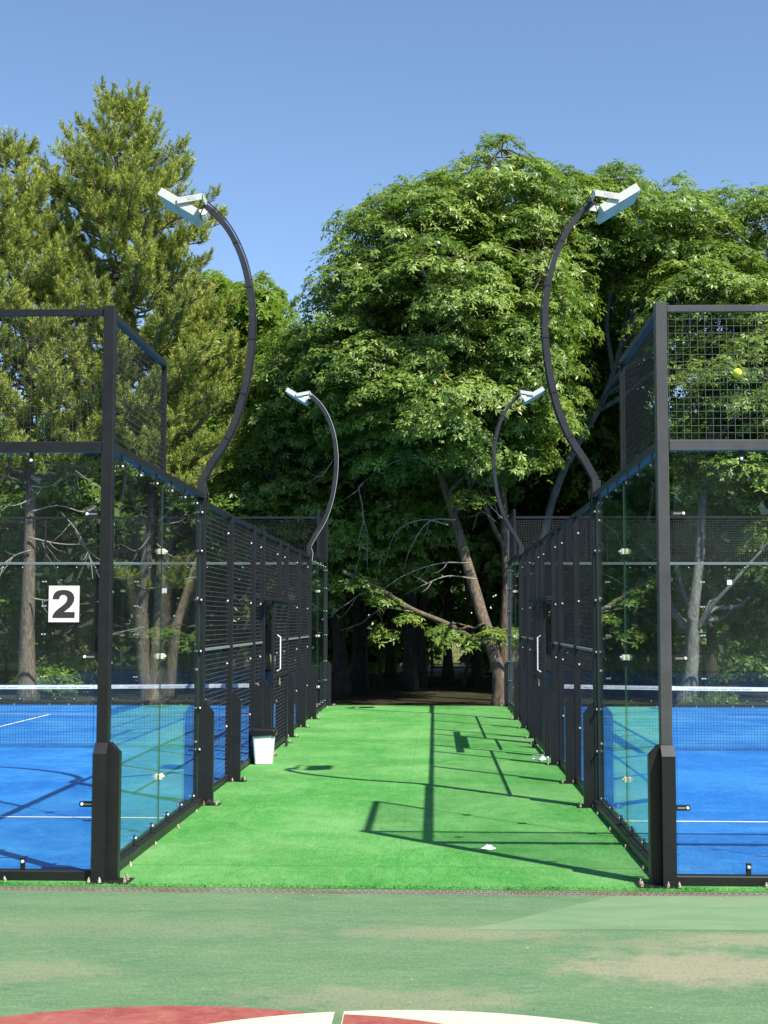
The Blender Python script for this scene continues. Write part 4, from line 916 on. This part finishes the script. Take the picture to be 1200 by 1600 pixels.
# --- pines
def pine(name, label, trunk_paths, r0, axis, Y, seed, whorl=0.27, barkm='bark_pine', needles=50, extra=()):
    """axis: list of (pixel y, axis pixel x, half-width left px, half-width right px), top to bottom of the crown"""
    r = np.random.default_rng(seed); rp = random.Random(seed); b = Vector(trunk_paths[0][0]); k = pxm(Y)
    T = thing(name, label, 'tree', (b.x, b.y, 0)); off = np.array([b.x, b.y, 0.0])
    mb = MB()
    for i, p_ in enumerate(trunk_paths): trunk_tube(mb, p_, r0 if i == 0 else r0 * 0.7, 0.03, 10, rp, 0.55 if i == 0 else 0)
    ys = [q[0] for q in axis]; base = []; dirs = []; lens = []; ct = []
    def shoot(p, d, L_):
        base.append(list(p)); dirs.append(list(d)); lens.append(L_)
    def bough(a, az, length, rise):
        h = Vector((math.cos(az), math.sin(az), 0)); pts = []; n = 7; tone = rp.uniform(-0.2, 0.2)
        for i in range(n + 1):
            t = i / n; pts.append(a + h * (length * t) + Vector((0, 0, length * (rise * t + 0.30 * t * t))) + Vector((rp.gauss(0, .03), rp.gauss(0, .03), rp.gauss(0, .03))) * length)
        rr = 0.014 + 0.014 * length
        mb.tube(pts, [rr * (1 - 0.8 * i / n) for i in range(n + 1)], 5, 0, 0, rp)
        m_ = max(3, int(length / 0.17)); first = 0.30 if length > 1.0 else 0.12
        for j in range(m_ + 1):
            t = first + (1 - first) * j / m_; i = min(n - 1, int(t * n)); p = pts[i].lerp(pts[i + 1], t * n - i); d = (pts[i + 1] - pts[i]).normalized()
            for side in ((-1, 1) if j < m_ else (0,)):
                if side and rp.random() < 0.12: continue
                sd = Vector((-h.y, h.x, 0)) * side; w = (d * 0.7 + sd * rp.uniform(0.5, 1.0) + Vector((0, 0, rp.uniform(0.35, 0.95)))).normalized()
                sl = rp.uniform(0.16, 0.40) * (0.7 + 0.5 * (1 - t)); e = p + w * sl
                mb.tube([p, e], [0.008, 0.005], 3, 0, 0, rp, False)
                w2 = (w + Vector((rp.gauss(0, .2), rp.gauss(0, .2), 0.55))).normalized()
                shoot(e - w2 * 0.12, w2, rp.uniform(0.26, 0.42)); ct.append(tone)
                if rp.random() < 0.6:
                    w3 = (w + sd * 0.3 + Vector((rp.gauss(0, .4), rp.gauss(0, .4), 0.45))).normalized(); shoot(p.lerp(e, 0.45), w3, rp.uniform(0.2, 0.32)); ct.append(tone)
    zt, zb = at(0, ys[0], Y).z, at(0, ys[-1], Y).z; z = zt - 0.12; ph = 0.0
    while z > zb:
        py = 970 - (z - CAM_H) * k; ax = np.interp(py, ys, [q[1] for q in axis]); wl_ = np.interp(py, ys, [q[2] for q in axis]) / k; wr_ = np.interp(py, ys, [q[3] for q in axis]) / k
        a0 = at(ax, 800, Y); nb = rp.choice((6, 7, 8)) if z < zt - 1.0 else 6; ph += 1.1
        for i in range(nb):
            az = ph + 2 * math.pi * (i + rp.uniform(-.25, .25)) / nb; cx = math.cos(az); w = (wr_ if cx > 0 else wl_)
            Ln = w * rp.uniform(0.66, 1.15) + 0.18
            if rp.random() < 0.07: continue
            drop = Ln * (0.42 if z < zt - 2 else 0.55)
            bough(Vector((a0.x, Y, z - drop)), az, Ln, rp.uniform(0.02, 0.22))
        z -= whorl * rp.uniform(0.75, 1.25)
    shoot(Vector((at(axis[0][1], 800, Y).x, Y, zt - 0.3)), Vector((0, 0, 1)), 0.42); ct.append(0)
    for (px, py, dx, ln_) in extra: bough(at(px, py, Y), 0.0 if dx > 0 else math.pi, ln_, 0.05); bough(at(px, py, Y), (-0.6 if dx > 0 else math.pi + 0.6), ln_ * .9, 0.02)
    B, D, Ln = np.array(base), norm(np.array(dirs)), np.array(lens); n = len(B); tint = np.clip(0.46 + np.array(ct) + r.normal(0, 0.12, n), 0, 0.93)
    ii = np.repeat(np.arange(n), needles); m_ = len(ii); u = r.uniform(0, 1, m_); d = D[ii]
    ref = norm(r.normal(size=(m_, 3))); rad = norm(ref - d * np.sum(ref * d, 1, keepdims=True)); p0 = B[ii] + d * (u * Ln[ii])[:, None]
    nd = norm(d * (0.50 + 0.7 * u)[:, None] + rad * 0.9); ln2 = 0.135 * r.uniform(0.75, 1.2, m_) * (1.15 - 0.35 * u); sd = norm(np.cross(nd, r.normal(size=(m_, 3)))) * 0.0095
    V = np.stack([p0 - sd, p0 + sd, p0 + nd * ln2[:, None]], 1).reshape(-1, 3); F = np.arange(len(V)).reshape(-1, 3)
    tt = np.clip(tint[ii] + 0.16 * (u - 0.5) + r.normal(0, 0.05, m_), 0, 0.94); tt[r.random(m_) < 0.012] = 1.0
    place('crown', np_mesh('crown', V - off, F, np.repeat(tt, 3), 'needle_pine'), T)
    mb.v = [(x - b.x, y - b.y, z_) for x, y, z_ in mb.v]; mb.build('trunk', barkm, T, True)
    return T
YP = 33.0
pA = pine('pine_tree', 'tall pine with a pointed sunlit crown and rooty twin-stemmed trunk', [[zero_ground(at(236, 1100, YP)), at(226, 1050, YP), at(222, 960, YP), at(232, 850, YP), at(240, 760, YP), at(225, 620, YP), at(195, 420, YP), at(182, 260, YP), at(181, 182, YP)],
      [at(232, 1085, YP), at(244, 1000, YP), at(250, 860, YP), at(256, 760, YP), at(290, 620, YP)], ], 0.20,
     [(152, 181, 26, 26), (172, 181, 62, 52), (200, 181, 100, 78), (235, 182, 118, 98), (300, 186, 128, 122), (380, 190, 132, 135), (460, 195, 125, 150), (540, 200, 130, 165), (640, 215, 130, 150), (720, 235, 90, 115), (770, 240, 60, 80)], YP, 21,
     extra=((245, 925, 1, 0.9), (240, 920, -1, 0.9), (250, 905, 1, 0.7)))
pB = pine('pine_tree', 'left pine with bare grey lower trunk standing behind the number sign', [[zero_ground(at(43, 1100, 32.0)), at(42, 1000, 32), at(45, 900, 32), at(48, 780, 32), at(46, 700, 32), at(44, 560, 32), at(25, 400, 32), at(12, 280, 32)]], 0.20,
     [(225, 10, 14, 14), (255, 12, 60, 52), (330, 15, 95, 70), (420, 24, 110, 85), (520, 40, 120, 95), (620, 44, 130, 105), (690, 46, 130, 110), (720, 46, 80, 90)], 32.0, 22)
twigs(pB, [[(48, 760), (75, 760), (110, 742), (135, 748)], [(48, 800), (90, 790), (130, 800), (150, 790)], [(45, 840), (95, 850), (135, 850)], [(50, 780), (20, 790), (-10, 782)], [(48, 860), (20, 870), (-5, 895)], [(50, 720), (100, 730), (150, 722)], [(95, 800), (120, 830), (140, 870), (145, 905)], [(50, 935), (75, 938), (88, 930)]], 31.8, 0.024, seed=8, sub=4)
twigs(pA, [[(232, 800), (200, 790), (178, 800)], [(240, 830), (215, 860), (190, 850)], [(248, 820), (280, 815), (305, 800)], [(245, 850), (270, 870), (300, 868)], [(226, 980), (200, 985), (178, 990), (160, 1000)]], 32.7, 0.022, seed=9, sub=3)
# leaning cut trunk near the left light post
o = MB(); o.tube([Vector(p) - Vector((at(272, 1100, 33.5).x, 33.5, 0)) for p in smooth_path([zero_ground(at(262, 1090, 33.5)), at(268, 1040, 33.5), at(274, 1000, 33.5), at(282, 960, 33.5), at(291, 918, 33.5)], 4)], [0.16 - 0.007 * i for i in range(17)], 9, 0, 0.08, random.Random(4))
tag(o.build('tree_stump', 'bark_pine', None, True, (at(272, 1100, 33.5).x, 33.5, 0)), 'leaning broken trunk behind the left glass near the light post', 'stump')

# --- the wood behind
WP = [(30, 42, 0), (110, 40, 1), (170, 46, 2), (300, 40, 0), (350, 47, 1), (440, 42, 2), (560, 41, 0), (610, 46, 1), (655, 40, 2), (700, 45, 0), (745, 41, 1), (850, 42, 2), (910, 47, 0), (960, 41, 1), (1030, 45, 2), (1110, 41, 0), (1190, 44, 1), (1260, 41, 2), (-50, 44, 0)]
kinds = ['slender', 'straight', 'crooked']
where = {30: 'behind the left pine trunk', 110: 'beside the number sign', 170: 'behind the near left corner post', 300: 'left of the left light post foot', 350: 'behind the left mesh panels', 440: 'behind the left gate', 560: 'left of the dark gap at the aisle end',
         610: 'just left of the aisle middle', 655: 'in the middle of the aisle end', 700: 'left of the leaning chestnut trunk', 745: 'close behind the leaning chestnut trunk', 850: 'behind the right gate', 910: 'behind the right mesh panels', 960: 'behind the right side glass', 1030: 'behind the near right corner post',
         1110: 'right of the forked grey trunk', 1190: 'at the right edge behind the court', 1260: 'just past the right edge', -50: 'just past the left edge'}
for i, (px, Y, kd) in enumerate(WP):
    rr = random.Random(100 + i); lean = rr.gauss(0, 14)
    top = 640 if px < 330 else 600
    b = zero_ground(at(px, 1080, Y)); path = [b, at(px + lean * .3, 960, Y), at(px + lean * .7 + rr.gauss(0, 5) * kd, 840, Y), at(px + lean, 740, Y)]
    bl = [pb(px + rr.gauss(0, 15), top + 90 + rr.uniform(-20, 30), 75, 90, Y, 2.2), pb(px - 45 + rr.gauss(0, 10), top + 190 + rr.uniform(-25, 25), 62, 70, Y - .5, 1.9), pb(px + 45 + rr.gauss(0, 10), top + 205 + rr.uniform(-25, 25), 62, 70, Y, 1.9)]
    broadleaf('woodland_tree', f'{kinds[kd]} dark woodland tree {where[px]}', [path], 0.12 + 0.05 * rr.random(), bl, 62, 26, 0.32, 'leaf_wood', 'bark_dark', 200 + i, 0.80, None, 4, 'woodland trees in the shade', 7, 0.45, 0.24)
# thin bare saplings in the shade
for i, (px, Y, w) in enumerate(((575, 37, 'left'), (598, 39, 'middle'), (640, 38, 'right'), (722, 38, 'far right'))):
    rr = random.Random(300 + i); b = zero_ground(at(px, 1085, Y)); T = thing('sapling', f'thin dark sapling in the shaded gap at the aisle end, {w} of four', 'sapling', (b.x, b.y, 0), 'saplings at the aisle end')
    mb = MB(); p = trunk_tube(mb, [b, at(px + rr.gauss(0, 5), 1000, Y), at(px + rr.gauss(0, 9), 900, Y), at(px + rr.gauss(0, 12), 800, Y)], 0.05, 0.015, 7, rr)
    for k in range(8):
        a = p[rr.randrange(5, len(p) - 1)]; mb.tube(curve_pts(a, a + Vector((rr.gauss(0, .5), rr.gauss(0, .4), rr.uniform(.1, .7))), 0.05, 3, rr), [.014, .01, .007, .004], 4)
    mb.v = [(x - b.x, y - b.y, z) for x, y, z in mb.v]; mb.build('trunk', 'bark_dark', T, True)
# sunlit shrubs beyond the wood and at its edges
def shrub(px, py, rx, ry, Y, seed, label, leafm='leaf_meadow', n=26, size=0.17):
    r = np.random.default_rng(seed); c = at(px, py, Y); k = pxm(Y)
    T = thing('shrub', label, 'shrub', (c.x, Y, 0), 'shrubs around the wood'); off = np.array([c.x, Y, 0.0])
    zt = c.z + ry / k; bl = [(np.array([c.x, Y, zt * 0.5]), rx / k, rx / k * 0.8, zt * 0.5)]
    V, F, Tt, cp = leafy(bl, n, 34, r, size, 0.42, 0.3, 0.5, 4, 0.5, None, 0.22)
    V = V.copy(); V[:, 2] = np.maximum(V[:, 2], 0.0)
    place('foliage', np_mesh('foliage', V - off, F, Tt, leafm), T); rp = random.Random(seed); mb = MB()
    for q in cp[:12]:
        mb.tube(curve_pts((rp.gauss(0, .08), rp.gauss(0, .08), -0.08), Vector(q) - Vector(off), 0.1, 3, rp), [.022, .018, .012, .006], 5)
    mb.build('stem', 'bark_dark', T, True)
shrub(8, 1000, 42, 48, 38, 31, 'yellow-green shrub at the left edge behind the court'); shrub(75, 1060, 34, 18, 33, 32, 'low green shrub behind the left glass under the number sign', 'leaf_bright', 14, 0.13)
shrub(105, 1040, 30, 40, 39, 33, 'pale shrub right of the left pine trunk'); shrub(285, 1050, 26, 22, 40, 34, 'olive shrub behind the left light post foot')
shrub(565, 1030, 26, 40, 58, 35, 'sunlit pale shrub in the left gap of the dark wood', 'leaf_meadow', 30); shrub(672, 1035, 22, 34, 60, 36, 'sunlit pale shrub in the middle gap of the dark wood', 'leaf_meadow', 26)
shrub(1115, 1082, 26, 10, 31.2, 37, 'small leafy shrub at the foot of the far right glass', 'leaf_bright', 10, 0.11); shrub(760, 1060, 24, 36, 56, 38, 'sunlit shrub glimpsed behind the leaning chestnut trunk', 'leaf_meadow', 22)
shrub(990, 1010, 60, 40, 39, 39, 'dark shrub behind the right side glass', 'leaf_wood', 26); shrub(1180, 1010, 60, 40, 38, 40, 'dark shrub at the right edge behind the court', 'leaf_wood', 26)
shrub(480, 1060, 40, 24, 36, 41, 'dark shrub behind the far left light pole foot', 'leaf_wood', 20)
# chain-link fence far behind the right court
ff = thing('park_fence', 'low dark park fence on posts far behind the right court', 'fence', (at(1130, 1050, 47).x, 47, -0.06))
for k in range(-4, 5): MB().tube([(k * 2.4, 0, 0), (k * 2.4, 0, 1.5)], 0.05, 8).build('post', 'steel_black', ff)
for z in (0.3, 1.42): MB().cbox(-9.6, 9.6, -0.07, -0.052, z, z + 0.05, 0.004).build('rail', 'steel_pole', ff)
mb = MB(); wires(mb, 'x', -0.075, -9.6, 9.6, 0.05, 1.42, 0.12, 0.003); mb.build('wire_mesh', 'steel_wire', ff)

# the far wood closes the view between the trunks: one mass nobody could count
r = np.random.default_rng(77); n = 19000
P = np.stack([r.uniform(-32, 32, n), r.uniform(48.5, 52.5, n), r.uniform(0.0, 1.0, n)], 1)
hgt = 8.5 + 1.2 * np.sin(P[:, 0] * 0.55) + 0.8 * np.sin(P[:, 0] * 1.3 + 1)
P[:, 2] = 0.35 + P[:, 2] * hgt
hole = (np.sin(P[:, 0] * 2.1 + 0.6) + np.sin(P[:, 0] * 0.9 + P[:, 2] * 1.7) > 1.15) & (P[:, 2] < 1.9)
P = P[~hole]; n = len(P)
V, F, Tt = palmate(P, norm(np.array([0, -0.4, 0.5]) + r.normal(0, 0.5, (n, 3))), 0.64 * r.uniform(0.7, 1.3, n), np.clip(0.4 + r.normal(0, 0.2, n), 0, 0.94), r, 4, 0.26)
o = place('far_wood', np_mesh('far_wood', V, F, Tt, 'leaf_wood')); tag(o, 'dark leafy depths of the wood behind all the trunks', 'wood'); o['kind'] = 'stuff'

# unseen leaf screen added behind the viewer to darken the glass reflections
n = 5000; P = np.stack([r.uniform(-60, 60, n), r.uniform(-27, -22, n), r.uniform(0.0, 1.0, n)], 1); P[:, 2] *= 10.5 + 1.5 * np.sin(P[:, 0] * 0.4) + np.sin(P[:, 0] * 1.1)
V, F, Tt = palmate(P, norm(np.array([0, 0.6, 0.4]) + r.normal(0, 0.5, (n, 3))), 1.2 * r.uniform(0.7, 1.3, n), np.clip(0.4 + r.normal(0, 0.2, n), 0, 0.94), r, 4, 0.3)
o = place('reflection_screen', np_mesh('reflection_screen', V, F, Tt, 'leaf_wood')); tag(o, 'unseen leaf screen added behind the viewer to darken reflections in the near glass', 'wood'); o['kind'] = 'stuff'
